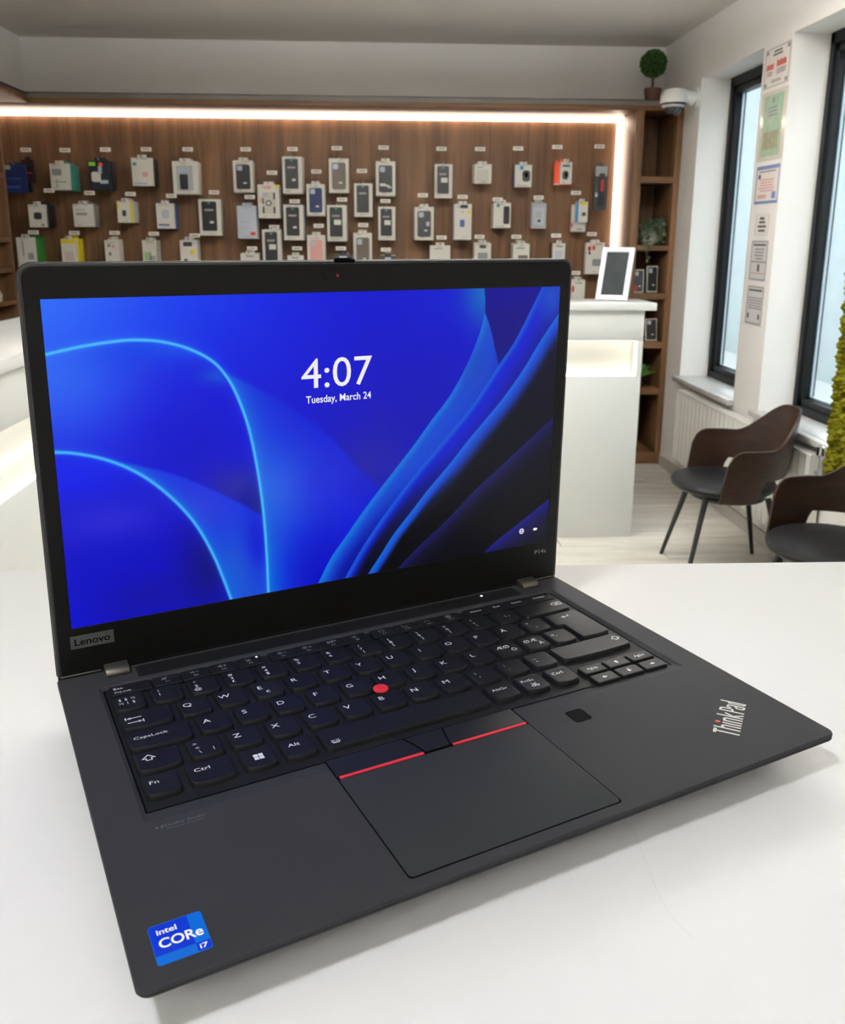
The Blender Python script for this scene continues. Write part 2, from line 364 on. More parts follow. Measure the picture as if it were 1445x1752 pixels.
def photo_frame():
    A = at(1018, 514, 2, 1.163); B = at(1072, 516, 2, 1.163)
    d = B - A; w = d.length; yaw = math.atan2(d.y, d.x); tilt = math.radians(20)
    t = thing('photo_frame', 'white photo frame with a dark picture on the reception counter', 'photo frame', (A.x, A.y, 1.1632), (0, 0, yaw))
    rot = (PI / 2 - tilt, 0, 0); h = 0.262; b = 0.023
    f = MB(); f.box(0, 0, -0.006, b, h, 0.012); f.box(w - b, 0, -0.006, w, h, 0.012); f.box(b, 0, -0.006, w - b, b, 0.012); f.box(b, h - b, -0.006, w - b, h, 0.012)
    off = (0, 0.006, 0.003)
    obj('frame', f, mat('frame_white', (232, 228, 240), 0.35), t, rot=rot, loc=off, bevel=0.002)
    obj('picture', MB().box(b - 0.002, b - 0.002, -0.003, w - b + 0.002, h - b + 0.002, 0.004), mat('dark_picture', (44, 48, 50), 0.6, spec=0.1, vary=(14, 0.25)), t, rot=rot, loc=off)
    obj('stand', MB().box(w / 2 - 0.03, 0.075, 0, w / 2 + 0.03, 0.081, 0.12), mat('frame_white'), t, rot=(0.1, 0, 0), loc=(0, 0.04, 0.0))
photo_frame()

# ------------------------------------------------------------------ chairs
M_SHELL = wood('dark_walnut_shell', (31, 19, 12), (52, 34, 24), (6, 6, 18), 0.36)
M_SEAT = mat('black_leatherette', (20, 20, 22), 0.45, spec=0.25, bump=(500, 0.08))
M_LEG = mat('black_leg', (18, 18, 19), 0.4)
def sstep(a, b, x):
    x = max(0.0, min(1.0, (x - a) / (b - a))); return x * x * (3 - 2 * x)
def chair(label, x, y, rz):
    t = thing('armchair', label, 'chair', (x, y, 0), (0, 0, rz), 'waiting chairs by the windows')
    # the chair faces local -x
    sh = MB(); n = 72; rows = 14; G = []
    R, A = 0.235, 0.108                                         # plan: half circle behind, straight arms to the front
    tot = 2 * A + PI * R
    for i in range(n + 1):
        s = tot * i / n
        if s < A: px, py, nx, ny = -(A - s), R, 0, 1
        elif s > tot - A: px, py, nx, ny = -(s - tot + A), -R, 0, -1
        else:
            a = PI / 2 - (s - A) / R; px, py, nx, ny = R * math.cos(a), R * math.sin(a), math.cos(a), math.sin(a)
        q = min(s, tot - s)                                    # distance from the arm's front edge
        top = 0.60 + 0.145 * sstep(0.20, tot / 2 - 0.06, q)
        if q < 0.065: top -= 0.065 - math.sqrt(max(0, 0.065 ** 2 - (0.065 - q) ** 2))
        bot = 0.372 + 0.095 * sstep(0.145, 0.185, q)
        col = []
        for j in range(rows + 1):
            z = bot + (top - bot) * j / rows
            lean = (z - 0.44) * 0.10 * sstep(0.16, tot / 2, q)
            fl = (z - 0.44) * 0.05
            fwd = -0.10 * (z - 0.44) * (1 - sstep(0, 0.25, q))  # the arm front leans forward a little
            col.append(((px + lean + nx * fl - fwd * 1.4, py + ny * fl, z), (nx, ny)))
        G.append(col)
    th = 0.011; vo = []; vi = []
    for col in G:
        for (p, nn) in col: vo.append(p); vi.append((p[0] - nn[0] * th, p[1] - nn[1] * th, p[2]))
    m = rows + 1; N = len(vo); fs = []
    idx = lambda i, j: i * m + j
    for i in range(n):
        for j in range(rows):
            a, b, c, d = idx(i, j), idx(i + 1, j), idx(i + 1, j + 1), idx(i, j + 1)
            fs.append((a, b, c, d)); fs.append((N + d, N + c, N + b, N + a))
        for j in (0, rows):
            a, b = idx(i, j), idx(i + 1, j); fs.append((a, N + a, N + b, b))
    for i in (0, n):
        for j in range(rows):
            a, b = idx(i, j), idx(i, j + 1); fs.append((a, b, N + b, N + a))
    sh.add(vo + vi, fs)
    obj('shell', sh, M_SHELL, t, smooth=True, label='dark bent-wood back and arms')
    r = 0.222
    se = MB().lathe([(0.12, 0.365), (r - 0.02, 0.367), (r, 0.382), (r + 0.003, 0.396), (r - 0.006, 0.410), (r - 0.03, 0.417), (0.1, 0.414), (0.01, 0.412)], 48)
    obj('seat', se, M_SEAT, t, smooth=True, loc=(-0.022, 0, 0.014))
    fr = MB().tube([(0.155 * math.cos(a * PI / 12), 0.155 * math.sin(a * PI / 12), 0.355) for a in range(25)], 0.011, 8)
    obj('seat_frame', fr, M_LEG, t, smooth=True)
    for sx in (-1, 1):
        for sy in (-1, 1):
            obj('leg', MB().tube([(sx * 0.135, sy * 0.12, 0.366), (sx * 0.218, sy * 0.188, 0.001)], [0.0135, 0.0085], 10), M_LEG, t, smooth=True)
    return t
chair('dark walnut armchair with a round black seat, standing clear before the radiator', 1.562, 3.695, math.radians(-2))
chair('dark walnut armchair with a round black seat, cropped by the picture edge below the moss', 1.622, 2.85, math.radians(16))

# ------------------------------------------------------------------ radiator
def radiator():
    y0, y1, z0, z1, x0, x1 = 3.50, 5.17, 0.15, 0.575, 1.822, 1.882
    t = thing('radiator', 'long white panel radiator under the windows', 'radiator', (x0, y0, 0))
    L = y1 - y0; n = 56; prof = []
    for i in range(n + 1):
        y = L * i / n; d = 0.0 if i % 2 else 0.008
        prof += [(d, y)] if i in (0, n) else [(d, y - 0.004), (d, y + 0.004)]
    obj('front_panel', MB().loft([[(a, b, z0) for a, b in prof] + [(0.018, L, z0), (0.018, 0, z0)], [(a, b, z1 - 0.01) for a, b in prof] + [(0.018, L, z1 - 0.01), (0.018, 0, z1 - 0.01)]]), M_WHITE, t)
    obj('back_plate', MB().box(0.04, 0, z0, 0.05, L, z1 - 0.01), M_WHITE, t)
    obj('side_cover', MB().box(0.0, -0.004, z0, 0.056, 0.0, z1), M_WHITE, t); obj('side_cover', MB().box(0.0, L, z0, 0.056, L + 0.004, z1), M_WHITE, t)
    g = MB()
    for i in range(84): g.box(0.012, 0.006 + i * L / 84, z1 - 0.008, 0.046, 0.006 + i * L / 84 + 0.012, z1)
    g.box(0.0, 0, z1 - 0.01, 0.012, L, z1); g.box(0.046, 0, z1 - 0.01, 0.056, L, z1)
    o = obj('top_grille', g, M_WHITE, t)
    obj('bracket', MB().box(0.05, 0.2, 0.2, 0.0685, 0.24, 0.5).box(0.05, L - 0.24, 0.2, 0.0685, L - 0.2, 0.5), M_WHITE, t)
    # thermostat valve at the near end
    obj('valve', MB().tube([(0.03, -0.005, 0.50), (0.03, -0.04, 0.50), (0.03, -0.04, 0.575)], 0.009, 10), M_CHROME, t, smooth=True)
    obj('thermostat_head', MB().tube([(0.03, -0.04, 0.572), (0.03, -0.04, 0.58), (0.03, -0.04, 0.586), (0.03, -0.04, 0.618), (0.03, -0.04, 0.624)], [0.014, 0.018, 0.024, 0.022, 0.014], 16), M_CHROME, t, smooth=True, label='chrome thermostat head')
radiator()

# ------------------------------------------------------------------ moss picture on the third pillar
def moss():
    t = thing('moss_panel', 'yellow-green moss picture in a walnut box frame by the window', 'moss picture', (1.80, 3.128, 0.545))
    hh, L = 1.0, 0.166
    obj('box_frame', MB().box(0.0, 0, 0, 0.09, L, hh), M_WOOD, t, bevel=0.002)
    rng = random.Random(3); m = MB()
    for k in range(2200):
        y = rng.uniform(0.0, L); z = rng.uniform(0.0, hh); r = rng.choice((0.007, 0.01, 0.015, 0.02)) * rng.uniform(0.8, 1.2); x = rng.uniform(-0.016, 0.006)
        if k % 3 == 0: y = L - rng.uniform(-0.008, 0.03)
        p = []
        for (a, b, c) in ((1, 0, 0), (-1, 0, 0), (0, 1, 0), (0, -1, 0), (0, 0, 1), (0, 0, -1)):
            s = r * rng.uniform(0.7, 1.25); p.append((x + a * s * 0.9, y + b * s, z + c * s))
        m.add(p, [(0, 2, 4), (2, 1, 4), (1, 3, 4), (3, 0, 4), (2, 0, 5), (1, 2, 5), (3, 1, 5), (0, 3, 5)])
    o = obj('moss', m, mat('moss_green', (98, 96, 14), 0.9, spec=0.1, vary=(28, 0.5), bump=(120, 0.8)), t, smooth=False, label='clumps of yellow-green moss'); o['kind'] = 'stuff'
moss()

# ------------------------------------------------------------------ dome camera on the window wall
def dome_camera():
    P = at(1152, 172, 1, 5.40); x0 = P.x; z = P.z
    t = thing('dome_camera', 'white dome security camera on a wall arm above the shelf corner', 'security camera', (x0, 5.40, z))
    w = XR - x0
    obj('wall_plate', MB().loft([[(w - 0.001, 0.055 * math.cos(a * PI / 12), 0.02 + 0.062 * math.sin(a * PI / 12)) for a in range(24)], [(w - 0.02, 0.053 * math.cos(a * PI / 12), 0.02 + 0.06 * math.sin(a * PI / 12)) for a in range(24)]]), M_WHITE, t, smooth=True)
    obj('arm', MB().tube([(w - 0.018, 0, 0.012), (w - 0.05, 0, 0.022), (w * 0.45, 0, 0.034), (0.02, 0, 0.034), (-0.02, 0, 0.03)], [0.048, 0.036, 0.03, 0.036, 0.03], 16), M_WHITE, t, smooth=True)
    obj('housing', MB().lathe([(0.03, 0.065), (0.055, 0.06), (0.073, 0.035), (0.078, 0.0), (0.074, -0.016)], 32), M_WHITE, t, smooth=True)
    obj('band', MB().lathe([(0.072, -0.016), (0.071, -0.028)], 32), mat('camera_band', (30, 32, 36), 0.4), t, smooth=True)
    obj('trim_ring', MB().lathe([(0.066, -0.026), (0.066, -0.034), (0.05, -0.04)], 32, cap0=False, cap1=False), M_WHITE, t, smooth=True)
    obj('dome', MB().lathe([(0.052 * math.cos(a * PI / 14), -0.036 - 0.05 * math.sin(a * PI / 14)) for a in range(7)] + [(0.002, -0.086)], 28), mat('smoked_dome', (40, 44, 50), 0.08, spec=0.8), t, smooth=True, label='smoked glass dome')
dome_camera()

# ------------------------------------------------------------------ plants
def leafy(m, c, n, size, rng, spread, outward=True, droop=0.0):
    for k in range(n):
        d = Vector((rng.gauss(0, 1), rng.gauss(0, 1), rng.gauss(0, 1))).normalized()
        p = Vector(c) + Vector((d.x * spread[0], d.y * spread[1], d.z * spread[2])) * (rng.uniform(0.9, 1.0) if outward else rng.uniform(0.3, 1.0))
        a = d.orthogonal().normalized(); b = d.cross(a); th = rng.uniform(0, 2 * PI); a, b = a * math.cos(th) + b * math.sin(th), b * math.cos(th) - a * math.sin(th)
        s = size * rng.uniform(0.7, 1.3); tip = p + (d * 0.8 + a * 0.5) * s + Vector((0, 0, -droop * s)); w = b * s * 0.3; mid = (p + tip) / 2 + d * s * 0.12
        m.add([tuple(p), tuple(mid + w), tuple(tip), tuple(mid - w)], [(0, 1, 2), (0, 2, 3)])
M_LEAF = mat('leaf_green', (52, 84, 26), 0.6, vary=(30, 0.35))
M_LEAF2 = mat('pale_leaf', (78, 94, 66), 0.6, vary=(40, 0.4))
def topiary():
    P = at(1115, 176, 1, 5.72)
    t = thing('topiary_plant', 'small ball topiary in a brown pot on top of the shelf', 'plant', (P.x, 5.72, 2.2625))
    z = P.z - 2.2625
    obj('pot', MB().lathe([(0.040, 0.0), (0.052, 0.075), (0.054, 0.095), (0.048, 0.095), (0.046, 0.085), (0.01, 0.082)], 24), mat('brown_pot', (92, 56, 40), 0.6), t, smooth=True)
    obj('trunk', MB().tube([(0, 0, 0.08), (-0.004, 0.0, 0.13), (-0.004, 0, 0.2)], 0.007, 8), mat('bark', (74, 52, 36), 0.8), t, smooth=True)
    rng = random.Random(5); m = MB(); c = (-0.006, 0, 0.238); R = 0.068
    m.lathe([(0.002, c[2] - R)] + [(R * math.sin(a * PI / 12), c[2] - R * math.cos(a * PI / 12)) for a in range(1, 12)] + [(0.002, c[2] + R)], 20, (c[0], 0, 0))
    leafy(m, c, 1500, 0.02, rng, (R, R, R))
    obj('foliage', m, M_LEAF, t)
topiary()
def trailing():
    t = thing('trailing_plant', 'trailing plant with grey-green leaves in a white pot on the shelf', 'plant', (1.752, 5.70, 1.4185))
    obj('pot', MB().lathe([(0.036, 0), (0.05, 0.03), (0.052, 0.07), (0.044, 0.092), (0.04, 0.092), (0.038, 0.08), (0.01, 0.078)], 24), mat('ceramic_white', (206, 200, 190), 0.35), t, smooth=True)
    rng = random.Random(9); m = MB(); st = MB()
    for k in range(22):
        a = rng.uniform(0, 2 * PI); ln = rng.uniform(0.07, 0.12); h = rng.uniform(0.03, 0.10)
        fall = rng.uniform(0.02, 0.16) if math.sin(a) < 0.2 else rng.uniform(0, 0.05)
        if k < 3: a = PI * 1.32 + k * 0.1; fall = 0.22; ln = 0.11
        pts = []
        for i in range(7):
            q = i / 6; r = ln * (1 - (1 - q) ** 2); zz = 0.085 + h * math.sin(min(1, q * 1.6) * PI / 2) - fall * max(0, q - 0.35) ** 1.4 * 1.8
            x, y = r * math.cos(a), r * math.sin(a)
            if abs(x) > 0.088: x = math.copysign(0.088, x)
            if y > -0.10: zz = max(zz, 0.012)
            pts.append((x, max(-0.128, y) if y < 0 else y, zz))
        st.tube(pts, 0.0016, 4)
        for i in range(1, 7):
            for q in range(3):
                leafy(m, pts[i], 1, 0.028, rng, (0.004, 0.004, 0.004), droop=0.3)
    obj('foliage', m, M_LEAF2, t); obj('stems', st, M_LEAF2, t)
trailing()
def small_plant():
    t = thing('small_plant', 'small bright green plant on a low shelf behind the counter', 'plant', (1.735, 5.69, 0.5065))
    obj('pot', MB().lathe([(0.026, 0), (0.036, 0.06), (0.03, 0.06), (0.01, 0.055)], 20), mat('dark_pot', (60, 50, 42), 0.6), t, smooth=True)
    rng = random.Random(2); m = MB()
    for k in range(46):
        a = rng.uniform(0, 2 * PI); l = rng.uniform(0.06, 0.13); e = rng.uniform(0.5, 1.4); d = Vector((math.cos(a) * math.cos(e), math.sin(a) * math.cos(e), math.sin(e))); b = Vector((-math.sin(a), math.cos(a), 0)) * 0.008
        p = Vector((0, 0, 0.055)); q = p + d * l * 0.6; r = p + d * l + Vector((d.x, d.y, -0.6)) * 0.02
        m.add([tuple(p), tuple(q + b), tuple(r), tuple(q - b)], [(0, 1, 2), (0, 2, 3)])
    obj('foliage', m, mat('bright_leaf', (70, 128, 32), 0.5), t)
small_plant()

# ------------------------------------------------------------------ notices on the pillar between the windows
M_PAPER = mat('notice_paper', (226, 219, 212), 0.45); M_INK = mat('ink_dark', (70, 68, 72), 0.6); M_RED = mat('ink_red', (190, 64, 60), 0.6)
M_GREEN = mat('print_green', (150, 178, 152), 0.35, vary=(26, 0.12)); M_BLUE = mat('print_blue', (110, 132, 178), 0.5); M_PINK = mat('print_pink', (206, 160, 158), 0.6)
M_TAN = mat('print_tan', (150, 148, 122), 0.5, vary=(30, 0.2)); M_INKM = mat('ink_mid', (140, 138, 142), 0.6)
def notice(label, ya, yb_, za, zb, items, paper=M_PAPER, lam=0.004):
    """sheet on the wall plane; items in sheet coordinates, x from its left as seen"""
    w, h = ya - yb_, zb - za
    t = thing('wall_notice', label, 'notice', (XR, ya, za), (PI / 2, 0, -PI / 2), group='notices on the pillar')
    # local x runs towards the viewer (world -y), local y up, local z away from the wall (world -x)
    obj('sheet', MB().box(0, 0, 0.0006, w, h, 0.0022), paper, t)
    by = {}
    for (nm, x0, y0, x1, y1, mm) in items:
        lv = by.setdefault((nm, mm.name), (MB(), mm, len(by)))
        lv[0].box(x0 * w, y0 * h, 0.0022, x1 * w, y1 * h, 0.0026 + lv[2] * 0.0003)
    for (nm, _), (mb, mm, _k) in by.items(): obj(nm, mb, mm, t)
def lines(x0, x1, y0, y1, n, mm, rag=0.15, nm='printed_lines', seed=1):
    r = random.Random(seed); out = []
    for i in range(n):
        y = y1 - (y1 - y0) * (i + 0.2) / n; hh = (y1 - y0) / n * 0.5; a = r.uniform(0, rag) * (x1 - x0); b = r.uniform(0, rag) * (x1 - x0)
        out.append((nm, x0 + a, y - hh, x1 - b, y, mm))
    return out
fr_ = lambda mm, e=0.035, b=0.018: [('border', e, e, 1 - e, e + b, mm), ('border', e, 1 - e - b, 1 - e, 1 - e, mm), ('border', e, e, e + b * 1.2, 1 - e, mm), ('border', 1 - e - b * 1.2, e, 1 - e, 1 - e, mm)]
corner = [('corner_mark', x, y, x + 0.09, y + 0.09, M_INKM) for x in (0.07, 0.84) for y in (0.07, 0.84)]
notice('framed notice with two red headings, topmost on the pillar', 4.484, 4.200, 2.153, 2.340, fr_(M_INKM) + corner + lines(0.33, 0.68, 0.74, 0.9, 2, M_INK, 0.08, seed=2)
       + [('red_heading', 0.12 + i * 0.055, 0.46, 0.155 + i * 0.055, 0.60 - 0.02 * (i % 2), M_RED) for i in range(5)] + [('red_heading', 0.5 + i * 0.06, 0.48, 0.54 + i * 0.06, 0.64 - 0.03 * (i % 2), M_RED) for i in range(6)]
       + lines(0.14, 0.36, 0.30, 0.42, 2, M_INKM, seed=3) + lines(0.5, 0.86, 0.30, 0.44, 3, M_INKM, seed=4) + lines(0.3, 0.72, 0.12, 0.2, 2, M_INKM, seed=6))
notice('green printed certificate in a glossy sleeve on the pillar', 4.476, 4.195, 1.825, 2.141, [('picture', 0.12, 0.06, 0.86, 0.94, M_GREEN), ('emblem', 0.44, 0.82, 0.54, 0.90, M_INKM)]
       + [('photo_area', 0.18, 0.16, 0.78, 0.42, M_TAN)] + [(a, b, c, d, e, f) for (a, b, c, d, e, f) in lines(0.3, 0.7, 0.62, 0.78, 3, M_INKM, seed=8)], mat('sleeve', (222, 214, 202), 0.12, spec=0.8))
notice('blue-bordered notice with pink lines on the pillar', 4.459, 4.202, 1.625, 1.802, [('border', 0, 0.9, 1, 1, M_BLUE), ('border', 0, 0, 1, 0.07, M_BLUE), ('border', 0, 0, 0.035, 1, M_BLUE), ('border', 0.965, 0, 1, 1, M_BLUE), ('seal', 0.1, 0.66, 0.2, 0.78, M_INK), ('seal', 0.74, 0.12, 0.9, 0.3, M_BLUE)]
       + lines(0.1, 0.9, 0.8, 0.88, 1, M_INKM, seed=3) + lines(0.14, 0.86, 0.3, 0.66, 5, M_PINK, seed=5) + [('stamp', 0.14, 0.14, 0.5, 0.24, M_PINK)])
notice('small white notice with four short dark lines on the pillar', 4.419, 4.270, 1.477, 1.574, fr_(M_INKM, 0.0, 0.012) + lines(0.3, 0.7, 0.68, 0.92, 1, M_INK, seed=1) + lines(0.18, 0.82, 0.1, 0.72, 3, M_INK, seed=2))
notice('grey notice with a small dark figure, second from bottom', 4.438, 4.252, 1.261, 1.450, lines(0.1, 0.9, 0.84, 0.94, 1, M_INK, 0.03, seed=1) + lines(0.2, 0.8, 0.5, 0.82, 4, M_INKM, seed=4) + lines(0.06, 0.94, 0.42, 0.5, 1, M_INKM, 0.02, seed=4) + [('figure', 0.46, 0.22, 0.58, 0.40, M_INK)] + lines(0.06, 0.94, 0.14, 0.2, 1, M_PINK, 0.02) + fr_(M_INKM, 0.0, 0.03), mat('notice_grey', (205, 203, 204), 0.45))
notice('grey notice with two dark marks at its foot, lowest on the pillar', 4.439, 4.252, 1.045, 1.230, lines(0.08, 0.92, 0.84, 0.94, 1, M_INK, 0.03, seed=1) + lines(0.08, 0.95, 0.38, 0.72, 5, M_INKM, 0.05, seed=4) + [('mark', 0.1, 0.14, 0.2, 0.28, M_INK), ('mark', 0.76, 0.14, 0.86, 0.28, M_INK)] + fr_(M_INKM, 0.0, 0.03), mat('notice_grey'))

# ------------------------------------------------------------------ accessories on the display wall
CARD = {k: mat('card_' + k, c, r, spec=s, coat=ct) for k, (c, r, s, ct) in dict(
    white=((210, 206, 196), 0.4, 0.4, 0), offwhite=((192, 187, 176), 0.4, 0.4, 0), grey=((128, 132, 130), 0.4, 0.4, 0), silver=((176, 184, 196), 0.2, 0.6, 0.4), black=((26, 26, 28), 0.35, 0.5, 0),
    navy=((24, 38, 82), 0.4, 0.4, 0), darknavy=((20, 26, 42), 0.4, 0.4, 0), teal=((58, 132, 120), 0.45, 0.4, 0), blue=((60, 84, 150), 0.45, 0.4, 0), skyblue=((40, 128, 190), 0.45, 0.4, 0), yellow=((214, 196, 30), 0.45, 0.4, 0),
    green=((46, 122, 46), 0.45, 0.4, 0), lime=((120, 200, 60), 0.45, 0.4, 0), orange=((226, 78, 38), 0.45, 0.4, 0), red=((190, 50, 44), 0.45, 0.4, 0), pink=((206, 152, 146), 0.45, 0.4, 0), taupe=((98, 88, 76), 0.4, 0.4, 0), charcoal=((52, 54, 56), 0.3, 0.5, 0.3),
    maroon=((46, 22, 22), 0.4, 0.4, 0), print=((150, 148, 144), 0.5, 0.4, 0), clear=((170, 172, 172), 0.12, 0.8, 0.6), palegreen=((150, 176, 130), 0.45, 0.4, 0)).items()}
M_HOOK = mat('hook_metal', (150, 146, 140), 0.35, metal=0.8); M_TAGC = mat('price_tag_white', (224, 216, 206), 0.4)

def hook(tu, tv, depth, zrod, xrod, what):
    y = YP - depth
    p = at(tu, tv, 1, y)
    t = thing('display_hook', 'price tag hook above ' + what, 'display hook', (xrod, YP, zrod), group='display hooks on the wooden wall')
    m = MB().tube([(0, 0.001, 0), (0, -depth - 0.012, 0), (0, -depth - 0.02, 0.008)], 0.003, 6); obj('rod', m, M_HOOK, t)
    dx, dz = p.x - xrod, p.z - zrod
    obj('tag_arm', MB().tube([(0, 0.001, dz + 0.008), (dx * 0.5, -depth * 0.5, dz + 0.008), (dx, -depth, dz + 0.008)], 0.002, 6), M_HOOK, t)
    obj('price_tag', MB().box(dx - 0.032, -depth - 0.002, dz - 0.012, dx + 0.032, -depth, dz + 0.012), M_TAGC, t, bevel=0.0006)
    obj('price_print', MB().box(dx - 0.02, -depth - 0.0026, dz - 0.003, dx + 0.02, -depth - 0.002, dz + 0.004), CARD['print'], t)

def body(m, w, h, th, tab):
    m.box(-w / 2, 0, 0, w / 2, th, h)
    if tab: m.box(-w * 0.22, th * 0.4, h, w * 0.22, th * 0.5 + 0.001, h + 0.018)

def rr_front(m, x0, z0, x1, z1, r, y0, y1):
    p = rrect(x0, z0, x1, z1, r, 3); m.loft([[(a, y0, b) for a, b in p], [(a, y1, b) for a, b in p]])

def product(what, cat, u0, v0, u1, v1, depth, col, back, n, parts, tagpos=None, name='accessory_box', th=0.026, tab=True, yaw=0.0, hidden_h=None):
    y = YP - depth
    A = at(u0, v1, 1, y); B = at(u1, v0, 1, y); w = B.x - A.x; h = B.z - A.z; x = (A.x + B.x) / 2; z = A.z
    if hidden_h: z -= hidden_h - h; h = hidden_h           # foot hidden behind the laptop lid: usual box height
    t = thing(name, what, cat, (x, y, z), (0, 0, yaw))
    m = MB(); body(m, w, h, th, tab); obj('box', m, CARD[col], t, bevel=0.0015, segs=1)
    for (nm, a, b, c, d, cc, *k) in parts:
        q = MB(); r = (k[0] if k else 0.0) * w
        if r: rr_front(q, -w / 2 + a * w, b * h, -w / 2 + c * w, d * h, r, -0.0016 - (k[1] if len(k) > 1 else 0), 0.001)
        else: q.box(-w / 2 + a * w, -0.0016, b * h, -w / 2 + c * w, 0.001, d * h)
        obj(nm, q, CARD[cc], t)
    rng = random.Random(int(u0 * 7 + v0))
    if col in ('white', 'silver'):                             # small print on the card, too fine to read
        q = MB()
        for k in range(5):
            a = rng.uniform(-0.40, 0.1) * w; b = a + rng.uniform(0.12, 0.3) * w; zz = rng.choice((0.05, 0.07, 0.91, 0.945, 0.965)) * h + rng.uniform(-0.004, 0.004) * h
            q.box(a, -0.0011, zz, b, 0.001, zz + 0.0035)
        obj('small_print', q, CARD['print'], t)
    gap = max(th + 0.002, (depth - 0.02) / max(n, 1)); me = None
    for k in range(1, n):
        if gap * k + th > depth - 0.004: break
        if me is None:
            m = MB(); body(m, w * 0.98, h * 0.98, th, tab); me = mesh_of('box', m, CARD[back], bevel=0.0015, segs=1)
        o = link(name, me, None, (x + rng.uniform(-0.006, 0.006), y + gap * k, z + rng.uniform(-0.004, 0.010)))
        tag(o, ('first', 'second', 'third', 'fourth', 'fifth')[k - 1] + ' box behind the ' + ' '.join(what.split()[:11]), cat, 'boxes behind the ' + ' '.join(what.split()[:8]))
    if tagpos: hook(tagpos[0], tagpos[1], depth, z + h + 0.006, x, 'the ' + ' '.join(what.split()[:11]))

def case(inner, cam_=True, logo=True, lab=False, win=(0.15, 0.10, 0.85, 0.88)):
    a, b, c, d = win; W_, H_ = c - a, d - b
    out = [('case', a, b, c, d, inner, 0.10, 0.002)]
    if cam_: out.append(('camera_cutout', a + W_ * 0.08, d - H_ * 0.25, a + W_ * 0.46, d - H_ * 0.05, 'silver', 0.06, 0.003))
    if logo: out.append(('logo', a + W_ * 0.5, b + H_ * 0.22, a + W_ * 0.74, b + H_ * 0.28, 'white', 0.02, 0.003))
    if lab: out.append(('sticker', a + W_ * 0.36, b + H_ * 0.42, a + W_ * 0.8, b + H_ * 0.57, 'white', 0.02, 0.003))
    return out
def dark(lab=False, low=True):
    p = [('case_card', 0.14, 0.13, 0.80, 0.94, 'black', 0.06, 0.002), ('emblem', 0.40, 0.87, 0.54, 0.92, 'teal', 0.02, 0.003), ('print', 0.26, 0.68, 0.66, 0.73, 'print', 0.01, 0.003)]
    if lab: p.append(('sticker', 0.36, 0.46, 0.72, 0.60, 'white', 0.02, 0.003))
    elif low: p.append(('logo', 0.48, 0.34, 0.66, 0.40, 'white', 0.02, 0.003))
    return p
CB = 'phone case'; BX = 'accessory box'
D = 0.17
# upper row, first five hooks
product('dark navy cable box at the end of the upper row', BX, 8, 283, 43, 330, 0.2, 'navy', 'black', 2, [('print', 0.2, 0.5, 0.8, 0.54, 'blue'), ('print', 0.1, 0.18, 0.7, 0.26, 'blue'), ('sticker', 0.0, 0.85, 0.35, 1.0, 'palegreen')], (44, 256.5))
product('dark maroon and black blister pack beside the navy cable box', BX, 39, 273, 57, 313, 0.12, 'maroon', 'black', 1, [('print', 0.2, 0.4, 0.8, 0.46, 'red'), ('window', 0.2, 0.55, 0.8, 0.85, 'black')])
product('white cable box in front of teal boxes, upper row', BX, 88, 280, 117, 325, 0.22, 'white', 'teal', 5, [('print', 0.1, 0.55, 0.6, 0.8, 'grey', 0.05), ('print', 0.2, 0.28, 0.8, 0.34, 'palegreen'), ('print', 0.3, 0.1, 0.36, 0.42, 'print')], (111, 257))
product('black charger box with white plug picture and green corner', BX, 155, 275, 186, 325, 0.2, 'darknavy', 'black', 4, [('plug_picture', 0.1, 0.28, 0.55, 0.62, 'white', 0.1), ('plug_picture', 0.45, 0.55, 0.62, 0.82, 'silver', 0.05), ('plug_picture', 0.5, 0.22, 0.9, 0.34, 'silver', 0.04), ('sticker', 0.02, 0.82, 0.32, 0.95, 'lime'), ('badge', 0.48, 0.8, 0.68, 0.94, 'orange', 0.08)], (180, 256))
product('glossy white pouch pack with pink mark, upper row', BX, 227, 270, 260, 318, 0.2, 'white', 'black', 3, [('sticker', 0.06, 0.72, 0.24, 0.84, 'teal', 0.05), ('mark', 0.5, 0.32, 0.75, 0.5, 'pink', 0.06), ('glare', 0.08, 0.05, 0.7, 0.12, 'silver', 0.03)], (250, 255.5))
product('white box with a black watch strap in its window', BX, 297, 276, 337, 332, 0.16, 'white', 'offwhite', 3, [('window', 0.16, 0.1, 0.8, 0.86, 'clear', 0.04), ('strap', 0.28, 0.14, 0.6, 0.6, 'black', 0.05, 0.004), ('watch', 0.22, 0.62, 0.66, 0.82, 'silver', 0.06, 0.004)], (321, 255.5))
# second row, first five hooks
product('black box with white front showing a dark gadget', BX, 51, 350, 77, 389, 0.22, 'white', 'black', 5, [('gadget', 0.3, 0.35, 0.75, 0.66, 'charcoal', 0.1), ('mark', 0.7, 0.06, 0.86, 0.16, 'grey')], (84, 326))
product('plain white charger box with grey sides', BX, 127, 349, 158, 388, 0.18, 'white', 'grey', 4, [('print', 0.15, 0.5, 0.7, 0.62, 'print', 0.04), ('print', 0.15, 0.72, 0.6, 0.76, 'print')], (153, 330))
product('small white box with yellow corner and dark plug', BX, 202, 344, 226, 381, 0.16, 'white', 'offwhite', 4, [('plug', 0.32, 0.3, 0.56, 0.58, 'charcoal', 0.06), ('corner', 0.0, 0.66, 0.14, 0.86, 'yellow'), ('edge', 0.86, 0.0, 1.0, 1.0, 'yellow')], (223, 332))
product('white cable box in front of blue boxes', BX, 269, 348, 297, 391, 0.15, 'white', 'blue', 4, [('cable_picture', 0.3, 0.4, 0.7, 0.75, 'silver', 0.12), ('print', 0.1, 0.12, 0.7, 0.18, 'blue')], (293, 335))
product('white phone case box with black case, end of second row', CB, 342, 341, 377, 403, 0.14, 'white', 'offwhite', 3, dark(), (366, 329), 'phone_case_box', tab=False)
